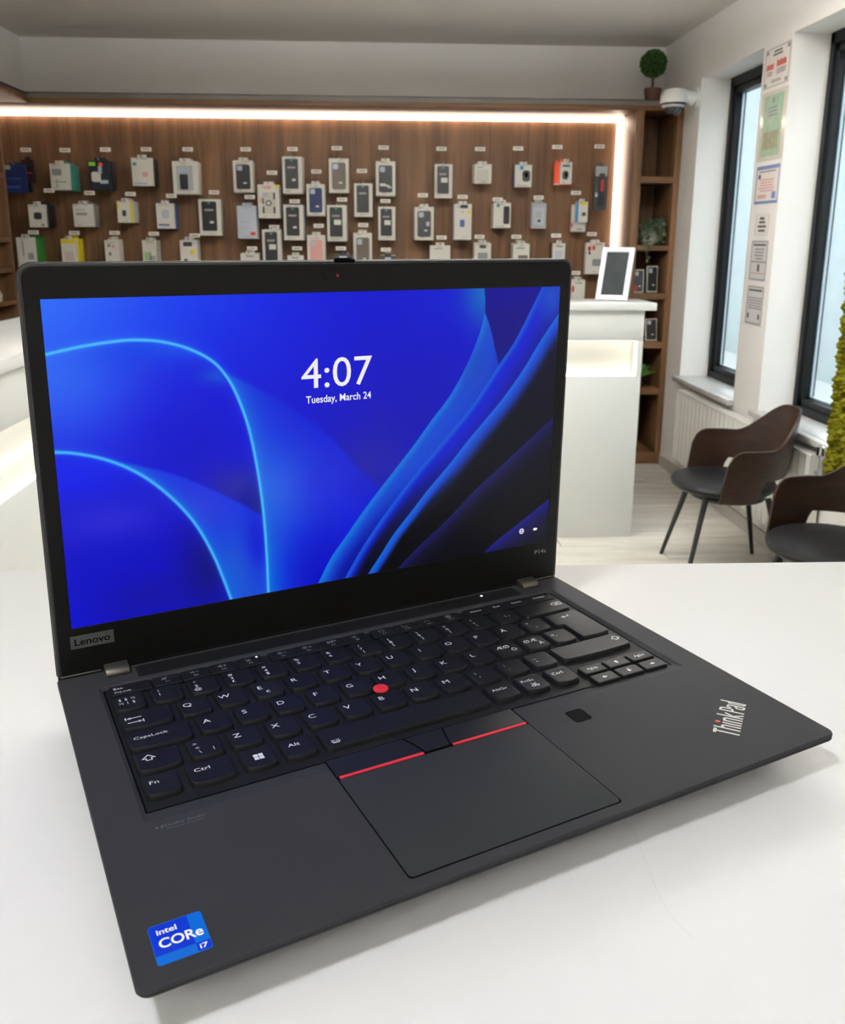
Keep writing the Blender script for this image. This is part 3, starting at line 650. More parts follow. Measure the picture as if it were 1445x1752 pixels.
# third row, feet hidden by the laptop lid
product('white box in front of green boxes above the laptop corner', BX, 31, 406, 58, 450, 0.2, 'white', 'green', 5, [('print', 0.3, 0.4, 0.4, 0.9, 'print'), ('print', 0.6, 0.3, 0.9, 0.5, 'grey')], (57, 397.5), hidden_h=0.19)
product('white box in front of yellow boxes', BX, 107, 409, 129, 450, 0.19, 'white', 'yellow', 5, [('top_band', 0.0, 0.86, 1.0, 0.98, 'yellow'), ('print', 0.2, 0.3, 0.8, 0.6, 'offwhite')], (127, 398.5), hidden_h=0.19)
product('white card pack with pink dots, third row', BX, 181, 411, 203, 450, 0.15, 'white', 'offwhite', 3, [('dot', 0.5, 0.75, 0.7, 0.85, 'pink', 0.08), ('dot', 0.2, 0.78, 0.4, 0.88, 'grey', 0.08), ('dot', 0.25, 0.5, 0.45, 0.62, 'grey', 0.08)], (196, 398.5), hidden_h=0.19)
product('white pouch pack with pale green print, third row', BX, 245, 411, 267, 450, 0.15, 'white', 'offwhite', 3, [('print', 0.1, 0.3, 0.6, 0.62, 'palegreen', 0.06), ('print', 0.5, 0.2, 0.9, 0.5, 'print', 0.05)], (263, 400), hidden_h=0.19)
product('white box with black tab and yellow seal, third row', BX, 309, 411, 337, 450, 0.15, 'white', 'offwhite', 3, [('tab_print', 0.2, 0.82, 0.7, 0.95, 'charcoal', 0.05), ('seal', 0.6, 0.58, 0.84, 0.72, 'yellow', 0.1), ('gadget', 0.2, 0.2, 0.42, 0.45, 'charcoal', 0.04)], (333, 403), hidden_h=0.21)
# middle block
product('phone case box with black case and square camera hole, first of the middle block', CB, 400, 275, 432, 329, 0.15, 'white', 'offwhite', 4, case('black'), (420, 255.5), 'phone_case_box')
product('white phone case box with black hexagon pattern', CB, 442, 316, 477, 373, 0.17, 'white', 'offwhite', 3, [('case', 0.2, 0.12, 0.82, 0.78, 'offwhite', 0.1, 0.002), ('camera_cutout', 0.26, 0.64, 0.48, 0.76, 'silver', 0.05, 0.003), ('hexagon', 0.36, 0.36, 0.64, 0.54, 'charcoal', 0.14, 0.003), ('hexagon_core', 0.42, 0.40, 0.58, 0.50, 'white', 0.07, 0.004), ('arm', 0.22, 0.14, 0.30, 0.34, 'charcoal', 0.02, 0.003), ('arm', 0.72, 0.14, 0.80, 0.34, 'charcoal', 0.02, 0.003), ('arm', 0.72, 0.56, 0.80, 0.76, 'charcoal', 0.02, 0.003), ('arm', 0.22, 0.42, 0.28, 0.60, 'charcoal', 0.02, 0.003), ('band', 0.3, 0.86, 0.62, 0.96, 'pink', 0.03), ('corner', 0.82, 0.9, 1.0, 1.0, 'yellow'), ('side_mark', 0.1, 0.46, 0.22, 0.60, 'pink')], (465, 295.5), 'phone_case_box')
product('tall phone case box with black card front, upper middle', CB, 484, 268, 516, 331, 0.17, 'white', 'offwhite', 4, dark(), (500, 255), 'phone_case_box', tab=False)
product('phone case box with navy blue case', CB, 525, 315, 555, 369, 0.15, 'white', 'offwhite', 3, case('navy'), (541, 293.5), 'phone_case_box')
product('phone case box with brown-grey case, upper middle', CB, 563, 271, 596, 330, 0.14, 'white', 'offwhite', 2, case('taupe'), (576, 253.5), 'phone_case_box', tab=False)
product('phone case box with plain black card, between brown-grey and glittery ones', CB, 606, 314, 637, 371, 0.14, 'white', 'offwhite', 2, dark(low=False), (619, 292.5), 'phone_case_box', tab=False)
product('phone case box with glittery black case, upper row', CB, 643, 276, 676, 335, 0.14, 'white', 'offwhite', 2, case('black', logo=True) + [('glitter', 0.2, 0.28, 0.5, 0.36, 'white', 0.04, 0.003), ('glitter', 0.6, 0.22, 0.8, 0.28, 'silver', 0.03, 0.003)], (656, 252.5), 'phone_case_box')
product('silver foil pouch with small red label', BX, 407, 352, 438, 408, 0.18, 'silver', 'clear', 3, [('label', 0.66, 0.1, 0.92, 0.2, 'red'), ('crease', 0.2, 0.5, 0.6, 0.53, 'clear', 0.01), ('crease', 0.3, 0.3, 0.7, 0.32, 'clear', 0.01)], (427, 337), 'foil_pouch')
product('phone case box with black card and white sticker, above the laptop, third row', CB, 450, 393, 480, 450, 0.16, 'white', 'silver', 3, dark(True), (469, 388.5), 'phone_case_box', tab=False, hidden_h=0.225)
product('phone case box with black card and small white mark, second row of the middle', CB, 486, 351, 518, 411, 0.17, 'white', 'silver', 4, dark(), (504, 344.5), 'phone_case_box', tab=False)
product('phone case box with pink marble case', CB, 526, 402, 556, 450, 0.15, 'white', 'offwhite', 2, case('pink', logo=False), (545, 386.5), 'phone_case_box', hidden_h=0.225)
product('phone case box with black card and square white sticker, centre of the middle block', CB, 560, 351, 592, 413, 0.16, 'white', 'silver', 3, dark(True), (585, 341.5), 'phone_case_box', tab=False)
product('phone case box with brown-grey case, just above the laptop', CB, 605, 399, 636, 450, 0.14, 'white', 'offwhite', 2, case('taupe'), (621, 385), 'phone_case_box', hidden_h=0.225)
product('phone case box with black card and small square sticker, second row end', CB, 647, 354, 676, 411, 0.14, 'white', 'silver', 2, dark(True), (659, 344), 'phone_case_box', tab=False)
product('white pack barely showing over the lid, under the silver pouch', BX, 412, 434, 443, 455, 0.16, 'white', 'offwhite', 2, [('print', 0.3, 0.9, 0.7, 0.94, 'grey')], (431, 425), hidden_h=0.2)
product('white pack barely showing over the lid, below the second black card', BX, 492, 437, 519, 455, 0.16, 'white', 'offwhite', 2, [('print', 0.3, 0.9, 0.7, 0.94, 'grey')], (508, 425), hidden_h=0.2)
product('dark pack barely showing over the webcam cover', BX, 571, 436, 603, 455, 0.16, 'charcoal', 'silver', 2, [('print', 0.3, 0.9, 0.7, 0.96, 'silver')], (583, 425), hidden_h=0.2)
product('dark pack barely showing over the lid, last of the middle block', BX, 651, 438, 676, 455, 0.16, 'charcoal', 'offwhite', 2, [('print', 0.3, 0.9, 0.7, 0.96, 'silver')], (660, 427), hidden_h=0.2)
# last block
product('phone case box with black card and sticker, first of the last block', CB, 743, 281, 774, 339, 0.14, 'white', 'offwhite', 2, dark(True), (755, 254.5), 'phone_case_box', tab=False)
product('small plain white box in the upper row', BX, 811, 281, 841, 314, 0.15, 'white', 'offwhite', 3, [('print', 0.18, 0.8, 0.5, 0.86, 'print'), ('panel', 0.14, 0.1, 0.84, 0.72, 'offwhite')], (821, 255))
product('white headset box with blue foot', BX, 880, 282, 910, 320, 0.16, 'white', 'blue', 3, [('headset', 0.45, 0.25, 0.9, 0.75, 'charcoal', 0.14), ('headset_gap', 0.58, 0.4, 0.78, 0.68, 'white', 0.08), ('corner', 0.28, 0.78, 0.5, 0.95, 'skyblue')], (886, 254))
product('white earphone box in front of orange boxes', BX, 957, 277, 979, 315, 0.14, 'white', 'orange', 4, [('earphone', 0.2, 0.2, 0.7, 0.6, 'charcoal', 0.22), ('earphone_gap', 0.4, 0.3, 0.62, 0.5, 'white', 0.1), ('print', 0.2, 0.78, 0.8, 0.86, 'charcoal')], (953, 251.5))
product('orange earphone box showing beside the white one', BX, 947, 279, 958, 316, 0.13, 'orange', 'orange', 1, [('edge', 0.0, 0.0, 1.0, 0.05, 'white')], None)
product('clear blister pack with a black and red tool', BX, 1014, 283, 1041, 360, 0.12, 'charcoal', 'clear', 1, [('window', 0.06, 0.76, 0.94, 0.98, 'clear', 0.06), ('tool', 0.34, 0.1, 0.74, 0.82, 'black', 0.08, 0.012), ('tool_grip', 0.44, 0.42, 0.66, 0.68, 'red', 0.05, 0.016), ('glint', 0.1, 0.3, 0.28, 0.4, 'silver', 0.04, 0.004)], (1025, 250.5), 'blister_pack')
product('phone case box with dark see-through case, second row', CB, 709, 354, 742, 411, 0.15, 'white', 'offwhite', 3, case('charcoal') + [('ring', 0.6, 0.42, 0.78, 0.56, 'silver', 0.06, 0.003)], (723, 334), 'phone_case_box')
product('tall white box with black head, yellow dot and blue print', BX, 776, 349, 807, 410, 0.15, 'white', 'silver', 3, [('head_band', 0.34, 0.88, 0.78, 0.97, 'black', 0.03), ('dot', 0.74, 0.72, 0.94, 0.82, 'yellow', 0.09), ('print', 0.34, 0.36, 0.6, 0.56, 'blue', 0.02), ('print', 0.4, 0.76, 0.56, 0.79, 'print')], (791, 337))
product('white phone accessory pack with a dark phone shape', BX, 843, 347, 874, 390, 0.15, 'white', 'offwhite', 3, [('phone', 0.58, 0.16, 0.92, 0.86, 'black', 0.08, 0.003), ('corner', 0.18, 0.82, 0.36, 0.96, 'teal')], (851, 341.5))
product('clear grey blister pack in the second row', BX, 908, 348, 935, 391, 0.13, 'clear', 'silver', 2, [('card', 0.14, 0.14, 0.84, 0.84, 'silver', 0.08), ('tip', 0.42, 0.26, 0.62, 0.36, 'black', 0.05, 0.003), ('coil', 0.3, 0.42, 0.7, 0.7, 'clear', 0.12, 0.004)], (921, 338))
product('white earbud box with blue and green edge', BX, 984, 345, 1006, 380, 0.15, 'white', 'offwhite', 1, [('edge', 0.0, 0.0, 0.2, 1.0, 'skyblue'), ('earbuds', 0.5, 0.3, 0.84, 0.48, 'charcoal', 0.08), ('top', 0.24, 0.84, 0.9, 0.96, 'yellow', 0.03)], (985, 330))
product('white card hanging behind the earbud box with blue edge', BX, 976, 350, 1003, 396, 0.11, 'white', 'offwhite', 2, [('mark', 0.0, 0.16, 0.12, 0.32, 'red'), ('print', 0.4, 0.08, 0.8, 0.12, 'print')], None)
product('rounded white box just above the laptop lid', BX, 735, 420, 770, 455, 0.15, 'white', 'offwhite', 2, [('print', 0.2, 0.86, 0.6, 0.9, 'print')], (755, 406.5), hidden_h=0.17)
product('white box with printed grey picture above the lid, between two others', BX, 811, 416, 840, 455, 0.15, 'white', 'offwhite', 3, [('picture', 0.2, 0.3, 0.8, 0.7, 'grey', 0.08), ('head', 0.3, 0.84, 0.7, 0.94, 'charcoal', 0.06)], (820, 405), hidden_h=0.2)
product('white box with dark grey printed picture above the lid', BX, 877, 417, 906, 455, 0.15, 'white', 'offwhite', 3, [('picture', 0.3, 0.2, 0.9, 0.64, 'taupe', 0.06), ('print', 0.2, 0.84, 0.7, 0.88, 'grey')], (883, 405), hidden_h=0.2)
product('white and black blister box above the lid corner', BX, 944, 416, 967, 455, 0.15, 'white', 'black', 3, [('picture', 0.2, 0.3, 0.8, 0.75, 'silver', 0.06), ('print', 0.3, 0.86, 0.8, 0.92, 'grey')], (951, 403), hidden_h=0.19)
product('white plug pack with two red plugs beside the photo frame', BX, 1000, 415, 1035, 469, 0.12, 'white', 'offwhite', 2, [('red_plug', 0.1, 0.74, 0.26, 0.88, 'red', 0.05, 0.004), ('red_plug', 0.34, 0.76, 0.48, 0.9, 'orange', 0.05, 0.004), ('plug_tip', 0.14, 0.62, 0.24, 0.72, 'black', 0.04, 0.004), ('gadget', 0.36, 0.26, 0.9, 0.48, 'grey', 0.08, 0.003), ('head', 0.45, 0.92, 0.85, 0.96, 'print', 0.01)], (1012, 400.5))
product('white pack with red edge behind the laptop corner', BX, 976, 479, 1001, 515, 0.12, 'white', 'offwhite', 2, [('red_plug', 0.04, 0.55, 0.2, 0.78, 'red', 0.05, 0.003), ('print', 0.3, 0.86, 0.8, 0.9, 'grey')], (984, 467), hidden_h=0.17)

def shelf_box(label, u0, v0, u1, v1, zs, y, inner, lean, sticker=False):
    A = at(u0, v1, 1, y); B = at(u1, v0, 1, y); w = B.x - A.x; h = B.z - zs
    t = thing('phone_case_box', label, CB, ((A.x + B.x) / 2, y, zs + 0.0005), (-lean, 0, 0))
    obj('box', MB().box(-w / 2, 0, 0, w / 2, 0.024, h), CARD['offwhite'], t, bevel=0.002, segs=1)
    for (nm, a, b, c, d, cc, *k) in case(inner, win=(0.10, 0.06, 0.90, 0.95)):
        q = MB(); rr_front(q, -w / 2 + a * w, b * h, -w / 2 + c * w, d * h, (k[0]) * w, -0.0016 - k[1], 0.001); obj(nm, q, CARD[cc], t)
    if sticker: obj('sticker', MB().lathe([(0.018, -0.004), (0.018, 0.0)], 16), CARD['red'], t, loc=(-w * 0.36, -0.004, 0.03), rot=(PI / 2, 0, 0))
shelf_box('phone case box with grey case and red sticker on the shelf', 1082, 461, 1103, 503, 1.1205, 5.66, 'charcoal', 0.12, True)
shelf_box('phone case box with black case beside the grey one on the shelf', 1105, 455, 1127, 503, 1.1205, 5.70, 'black', 0.10)
shelf_box('phone case box with black case standing alone on the lower shelf', 1103, 545, 1126, 586, 0.8125, 5.66, 'black', 0.18)

# ------------------------------------------------------------------ lettering (built-in typeface turned into flat meshes)
_txt = {}
def prefetch(strings):
    tmp = []
    for s in strings:
        if s in _txt: continue
        c = bpy.data.curves.new('lettering', 'FONT'); c.body = s.split('|b')[0] or s; c.size = 1.0; c.resolution_u = 4
        if '|b' in s: c.offset = float(s.split('|b')[1])
        o = bpy.data.objects.new('lettering', c); COL.objects.link(o); tmp.append((s, o, c))
    bpy.context.view_layer.update(); dg = bpy.context.evaluated_depsgraph_get()
    for s, o, c in tmp:
        me = bpy.data.meshes.new_from_object(o.evaluated_get(dg), depsgraph=dg)
        _txt[s] = ([(v.co.x, v.co.y) for v in me.vertices], [tuple(p.vertices) for p in me.polygons])
        bpy.data.objects.remove(o); bpy.data.curves.remove(c); bpy.data.meshes.remove(me)
def bbox(vs): xs = [v[0] for v in vs]; ys = [v[1] for v in vs]; return min(xs), min(ys), max(xs), max(ys)
def put(m, s, x, y, h, z=0.0, wx=1.0, anchor='l', rot=0.0, fit=None):
    """text s with capitals h high, its left foot (or centre) at x, y; fit = full width"""
    vs, fs = _txt[s]; x0, y0, x1, y1 = bbox(vs); cap = 0.714
    sy = h / cap; sx = sy * wx if fit is None else fit / (x1 - x0)
    ox = {'l': x0, 'c': (x0 + x1) / 2, 'r': x1}[anchor]; c, q = math.cos(rot), math.sin(rot); out = []
    for a, b in vs:
        a, b = (a - ox) * sx, b * sy; out.append((x + a * c - b * q, y + a * q + b * c, z))
    return m.add(out, fs)

DIG = [('!', '1', ''), ('"', '2', '@'), ('#', '3', '£'), ('¤', '4', '$'), ('%', '5', ''), ('&', '6', ''), ('/', '7', '{'), ('(', '8', '['), (')', '9', ']'), ('=', '0', '}'), ('?', '+', '\\')]
prefetch(list('QWERTYUIOPASDFGHJKLZXCVBNM') + [c for t in DIG for c in t if c] + ['§', '½', '|', '´', '`', 'Å', '^', '¨', '~', '€', 'Æ', 'Ø', 'Ö', 'Ä', '*', "'", '<', '>', ';', ',', ':', '.', '_', '-', 'Esc', 'FnLock', 'CapsLock', 'Fn', 'Ctrl', 'Alt', 'AltGr', 'PrtSc', 'PgUp', 'PgDn', 'Home', 'End', 'Insert', 'Delete',
    '4:07', 'Tuesday, March 24|b0.012', 'Lenovo|b0.012', 'P14s', 'Dolby Audio', 'SPEAKER SYSTEM', 'intel|b0.02', 'CORe|b0.02', 'i7|b0.02'] + ['F%d' % i for i in range(1, 13)])

# ------------------------------------------------------------------ laptop (millimetres inside, deck top is z = 20 above the counter)
M_DECK = mat('soft_touch_black', (54, 55, 58), 0.66, spec=0.12, bump=(2600, 0.05))
M_EDGE = mat('graphite_edge', (44, 45, 46), 0.5)
M_KEY = mat('key_black', (24, 25, 28), 0.55, spec=0.2)
M_WELL = mat('well_black', (24, 25, 27), 0.65, spec=0.2)
M_PAD = mat('touchpad_black', (48, 50, 53), 0.6, spec=0.14)
M_BTN = mat('button_black', (27, 29, 33), 0.5, spec=0.2)
M_LEGEND = mat('legend_white', (226, 228, 232), 0.5)
M_LEGEND2 = mat('legend_dim', (150, 152, 156), 0.5)
M_REDB = mat('pointer_red', (214, 44, 58), 0.55)
M_BEZEL = mat('bezel_black', (13, 13, 12), 0.5, spec=0.2, bump=(3000, 0.05))
M_LID = mat('lid_black', (34, 35, 36), 0.45)
M_HINGE = mat('hinge_metal', (108, 104, 96), 0.42, metal=0.8)
M_SILVER = mat('logo_silver', (196, 196, 192), 0.4, metal=0.2)
M_DARK = mat('seam_dark', (6, 6, 7), 0.9, spec=0.05)

YAW = math.radians(24.7983)
LAP = thing('laptop', 'open black laptop with a blue lock screen on the white counter', 'laptop', (-0.0766, 0.2329, TABLE_Z), (0, 0, YAW))
Z0 = 20.0
S = 0.001

def base():
    X0, X1, Y0, Y1 = 0.0, 329.0, 0.0, 229.0
    def loop(i, z, fi=0.0, r=4.6): return lift(rrect(X0 + i, Y0 + i + fi, X1 - i, Y1 - i, [max(1, r - i * 0.5)] * 2 + [max(0.8, 2.0 - i * 0.5)] * 2, 8), z)
    well = lambda i, z, fr: lift(rrect(18.4 + i, 84.4 + fr, 312.4 - i, 210.5 - i, 2.5, 8), z)
    m = MB(S)
    bottom = [loop(28, 3.0, 14), loop(18, 5.0, 8), loop(9, 12.6, 3), loop(1.6, 15.9), loop(0.5, 16.5), loop(0.1, 17.2), loop(0.3, 17.75), loop(0.6, 17.8), loop(0.6, 18.1), loop(0.1, 18.15), loop(0.0, 19.3), loop(0.2, 19.8), loop(0.6, 20.0)]
    m.loft(bottom, True, False)
    m.loft([bottom[-1], well(0, 20.0, 0)], False, False); m.loft([well(0, 20.0, 0), well(0.6, 19.7, 1.0), well(2.2, 18.2, 8.8)], False, True)
    b = obj('base', m, M_DECK, LAP, smooth=True)
    for (x, y) in ((40, 25), (289, 25)):
        obj('rubber_foot', MB(S).loft([lift(rrect(x - 16, y - 4, x + 16, y + 4, 3), 0.05), lift(rrect(x - 17, y - 5, x + 17, y + 5, 4), 4.6)]), M_DARK, b)
    obj('rubber_foot', MB(S).loft([lift(rrect(40, 196, 289, 203, 3), 0.05), lift(rrect(39, 195, 290, 204, 4), 4.0)]), M_DARK, b)
    # keyboard tray under the keys, with the lower tongue for the arrow keys
    tray = [(20.8, 93.4), (254.0, 93.4), (255.2, 85.6), (309.6, 85.6), (309.6, 208.5), (20.8, 208.5)]
    obj('keyboard_tray', MB(S).prism(tray, 17.4, 18.35), M_WELL, b)
    seam = MB(S).ribbon([(20.9, 208), (20.9, 93.4), (254, 93.4), (255.2, 85.6), (309.5, 85.6), (309.5, 208)], 0.7, 18.5); obj('tray_seam', seam, M_DARK, b)
    # speaker grille between the hinges: perforated strip
    obj('speaker_strip', MB(S).loft([lift(rrect(40, 212.6, 290, 226.0, 1.5), 19.9), lift(rrect(40, 212.6, 290, 226.0, 1.5), 20.08)]), M_WELL, b)
    holes = MB(S)
    for i in range(150):
        for j in range(8):
            if abs(42 + i * 1.5 - 264) < 6: continue
            x, y = 42 + i * 1.5 + (j % 2) * 0.75, 214 + j * 1.45
            if x < 256: holes.add([(x - .33, y, 20.1), (x, y - .33, 20.1), (x + .33, y, 20.1), (x, y + .33, 20.1)], [(0, 1, 2, 3)])
    o = obj('grille_holes', holes, M_DARK, b); o['kind'] = 'stuff'
    pb = obj('power_button', MB(S).lathe([(5.0, 20.0), (5.0, 20.25), (4.6, 20.4)], 28, (263.5, 219.5, 0)), M_KEY, b, smooth=True)
    obj('power_light', MB(S).lathe([(0.75, 20.3), (0.75, 20.55)], 12, (263.5, 222.0, 0)), mat('white_indicator', (255, 255, 255), 0.4, emit=(235, 235, 255), estr=3.0), b, label='tiny white power light')
    # fingerprint reader
    obj('fingerprint_reader', MB(S).loft([lift(rrect(222.7, 65.6, 232.1, 75.6, 1.6), 19.9), lift(rrect(222.7, 65.6, 232.1, 75.6, 1.6), 20.05)]), mat('reader_black', (20, 21, 22), 0.8, spec=0.05), b)
    obj('reader_seam', MB(S).ribbon(rrect(222.5, 65.4, 232.3, 75.8, 1.7), 0.5, 20.07, True), M_DARK, b)
    return b
BASE = base()

def pad():
    # touchpad in its dark seam
    obj('touchpad_seam', MB(S).loft([lift(rrect(99.5, 5.9, 201.2, 92.2, 1.8), 19.95), lift(rrect(99.5, 5.9, 201.2, 92.2, 1.8), 20.06)]), M_DARK, BASE)
    p = rrect(100.1, 6.6, 200.6, 75.6, [2.0, 2.0, 0.3, 0.3]); q = rrect(100.4, 6.9, 200.3, 75.3, [1.8, 1.8, 0.3, 0.3])
    obj('touchpad', MB(S).loft([lift(p, 19.9), lift(p, 20.12), lift(q, 20.26)]), M_PAD, BASE, smooth=True)
    def btn(name, pts):
        c = (sum(a for a, _ in pts) / len(pts), sum(b for _, b in pts) / len(pts))
        ins = [(a + (c[0] - a) * 0.012, b + (c[1] - b) * 0.03) for a, b in pts]
        zf = lambda b: 20.15 + 0.5 * max(0.0, 1 - abs(b - 83.5) / 9)
        obj(name, MB(S).loft([[(a, b, 19.9) for a, b in pts], [(a, b, 20.2) for a, b in pts], [(a, b, 20.45) for a, b in ins]]), M_BTN, BASE, smooth=True)
    arc = lambda x0, x1, bul: [(x0 + (x1 - x0) * t / 6 + bul * math.sin(PI * t / 6), 91.4 - (91.4 - 77.6) * t / 6) for t in range(7)]
    L1 = arc(138.8, 143.2, 0.5); L2 = arc(140.2, 144.4, 0.5); R1 = arc(160.6, 157.2, -0.3); R2 = arc(161.4, 158.0, -0.3)
    btn('pointer_button', [(100.2, 77.6)] + L1[::-1] + [(100.2, 91.4)])
    btn('pointer_button', L2[::1][::-1] and ([L2[-1], R1[-1]] + R1[-2::-1] + L2[:-1]))
    btn('pointer_button', [R2[-1], (200.2, 77.6), (200.2, 91.4)] + R2[:-1])
    for a, b in ((100.9, 142.9), (158.6, 200.0)):
        obj('red_stripe', MB(S).loft([lift(rrect(a, 75.9, b, 77.5, 0.3, 2), 20.0), lift(rrect(a, 75.95, b, 77.45, 0.3, 2), 20.45)]), M_REDB, BASE, label='thin red stripe')
pad()

# ---- keys
U, X_K, KW = 19.06, 23.3, 14.6
ROWS = [101.3, 121.1, 140.8, 160.4, 179.7]; KD = 14.7
ZT = 20.9
def outline(x0, y0, x1, y1, bulge, rf=3.0, rb=1.2, g=0.0):
    x0 -= g; x1 += g; y0 -= g; y1 += g; w = x1 - x0; out = []
    n = 6
    for i in range(n + 1):                                     # front edge bows towards the user
        t = i / n; out.append((x0 + rf + (w - 2 * rf) * t, y0 - bulge * 4 * t * (1 - t)))
    for i in range(1, 4): a = -PI / 2 + PI / 2 * i / 4; out.append((x1 - rf + rf * math.cos(a), y0 + rf + rf * math.sin(a)))
    for i in range(0, 4): a = PI / 2 * i / 3; out.append((x1 - rb + rb * math.cos(a), y1 - rb + rb * math.sin(a)))
    for i in range(0, 4): a = PI / 2 + PI / 2 * i / 3; out.append((x0 + rb + rb * math.cos(a), y1 - rb + rb * math.sin(a)))
    for i in range(1, 4): a = PI + PI / 2 * i / 4; out.append((x0 + rf + rf * math.cos(a), y0 + rf + rf * math.sin(a)))
    return out
_km = {}
def keycap(x0, y0, x1, y1, bulge=0.9, rf=2.6, zt=ZT, g=0.75):
    w, d = round(x1 - x0, 2), round(y1 - y0, 2); k = (w, d, bulge, rf, zt, g)
    if k not in _km:
        m = MB(S); o = lambda gg, z: lift(outline(0, 0, w, d, bulge, rf, 1.2, gg), z)
        m.loft([o(g, 18.2 - Z0), o(g * 0.8, 18.9 - Z0), o(0.28, zt - 0.35 - Z0), o(0.0, zt - 0.08 - Z0), o(-0.35, zt - Z0), o(-1.6, zt - 0.10 - Z0)])
        _km[k] = mesh_of('key', m, M_KEY, smooth=True)
    return link('key', _km[k], LAP, (x0 * S, y0 * S, Z0 * S))
def legend(key, x0, y0, draw, m2=M_LEGEND):
    m = MB(S); draw(m)
    m.v = [(x - x0 * S, y - y0 * S, z - Z0 * S) for x, y, z in m.v]
    return obj('legend', m, m2, key)
ZL = ZT + 0.03
def key_row(r, xs, names):
    for (a, b), dr in zip(xs, names):
        k = keycap(a, ROWS[r], b, ROWS[r] + KD, 0.9)
        if dr: legend(k, a, ROWS[r], lambda m: dr(m, a, ROWS[r], b, ROWS[r] + KD))
cap = lambda s: (lambda m, a, f, b, e: put(m, s, a + 3.9, f + 7.2, 3.5, ZL, wx=1.18, anchor='c'))
def stack3(s):
    def d(m, a, f, b, e):
        for c, y in zip(s, (9.7, 5.8, 2.2)):
            if c: put(m, c, a + 3.4, f + y, 2.5, ZL, wx=1.15, anchor='c')
    return d
def word(s, dx=2.4, dy=8.3, h=2.2): return lambda m, a, f, b, e: put(m, s, a + dx, f + dy, h, ZL, wx=1.25)
def many(*it): return lambda m, a, f, b, e: [put(m, s, a + dx, f + dy, h, ZL, wx=1.15, anchor='c') for s, dx, dy, h in it]
def icon(*polys, w=0.55, ox=0, oy=0, filled=()):
    def d(m, a, f, b, e):
        for p, cl in polys: m.ribbon([(a + ox + x, f + oy + y) for x, y in p], w, ZL, cl)
        for p in filled: m.flat([(a + ox + x, f + oy + y) for x, y in p], ZL)
    return d
one = lambda n, i0=0.0: [(X_K + (i0 + i) * U, X_K + (i0 + i) * U + KW) for i in range(n)]
END = 304.7
tabi = icon(([(3.5, 8.6), (9.8, 8.6)], 0), ([(2.2, 7.2), (2.2, 10.0)], 0), ([(2.6, 4.4), (8.8, 4.4)], 0), ([(10.2, 3.0), (10.2, 5.8)], 0), filled=([(2.6, 8.6), (4.6, 7.5), (4.6, 9.7)], [(9.8, 4.4), (7.8, 5.5), (7.8, 3.3)]))
shifti = lambda ox: icon(([(0, 0), (2.4, 0), (2.4, 1.7), (4.0, 1.7), (1.2, 4.4), (-1.6, 1.7), (0, 1.7)], 1), w=0.5, ox=ox, oy=7.2)
bki = icon(([(24.5, 8.4), (26.5, 10.3), (31.6, 10.3), (31.6, 6.5), (26.5, 6.5)], 1), ([(27.4, 9.4), (30.2, 7.4)], 0), ([(27.4, 7.4), (30.2, 9.4)], 0), w=0.45)
key_row(4, one(13) + [(X_K + 13 * U, END)], [many(('§', 2.9, 9.0, 2.1), ('§', 5.9, 9.0, 2.1), ('½', 9.4, 9.0, 2.1), ('½', 3.1, 5.0, 2.1), ('|', 6.2, 5.0, 2.1), ('§', 9.2, 5.0, 2.1))] + [stack3(t) for t in DIG] + [many(('`', 4.6, 8.4, 2.2), ('´', 4.6, 4.4, 2.2), ('|', 7.2, 6.2, 2.2), ('/', 9.8, 5.4, 2.2)), bki])
key_row(3, [(X_K, 47.3)] + one(12, 1.5), [tabi] + [cap(c) if c != 'E' else many(('E', 3.9, 7.2, 3.5), ('€', 6.8, 2.4, 2.4)) for c in 'QWERTYUIOPÅ'] + [many(('^', 3.4, 9.0, 2.4), ('¨', 3.4, 4.6, 2.4), ('~', 6.4, 3.0, 2.4))])
key_row(2, [(X_K, 52.1)] + one(12, 1.75), [word('CapsLock', 2.6, 7.4, 2.3)] + [cap(c) for c in 'ASDFGHJKL'] + [many(('Æ', 3.3, 8.0, 3.2), ('Ø', 8.0, 8.0, 3.2), ('Ö', 10.6, 3.4, 3.0)), many(('Ø', 3.3, 8.0, 3.2), ('Æ', 8.0, 8.0, 3.2), ('Ä', 10.6, 3.4, 3.0)), many(('*', 3.2, 7.6, 3.0), ("'", 4.8, 5.6, 2.6))])
key_row(1, [(X_K, 42.6)] + one(11, 1.25) + [(X_K + 12.25 * U, END)], [shifti(4.6), many(('>', 3.2, 9.4, 2.4), ('<', 3.6, 5.8, 2.4), ('\\', 4.2, 2.2, 2.4), ('|', 10.6, 3.0, 2.4))] + [cap(c) for c in 'ZXCVBNM'] + [many((';', 3.4, 8.6, 3.0), (',', 4.0, 4.8, 3.0)), many((':', 3.4, 8.6, 3.0), ('.', 4.2, 4.8, 3.0)), many(('_', 4.0, 8.8, 3.2), ('-', 4.0, 4.6, 3.4))] + [shifti(42.5)])
win = lambda m, a, f, b, e: [m.flat([(a + x, f + y), (a + x + 2.1, f + y), (a + x + 2.1, f + y + 2.1), (a + x, f + y + 2.1)], ZL) for x in (5.0, 7.4) for y in (4.6, 7.0)]
lamp = lambda m, a, f, b, e: [m.ribbon([(a + 3.0, f + 4.0), (a + 3.8, f + 3.2), (a + 6.8, f + 3.2), (a + 7.6, f + 4.0)], 0.4, ZL), m.ribbon([(a + 3.6, f + 2.6), (a + 7.0, f + 2.6)], 0.4, ZL)] + [m.ribbon([(a + 5.3 + 1.2 * q, f + 4.0), (a + 5.3 + 1.9 * q, f + 5.2)], 0.35, ZL) for q in (-1, -0.4, 0.4, 1)]
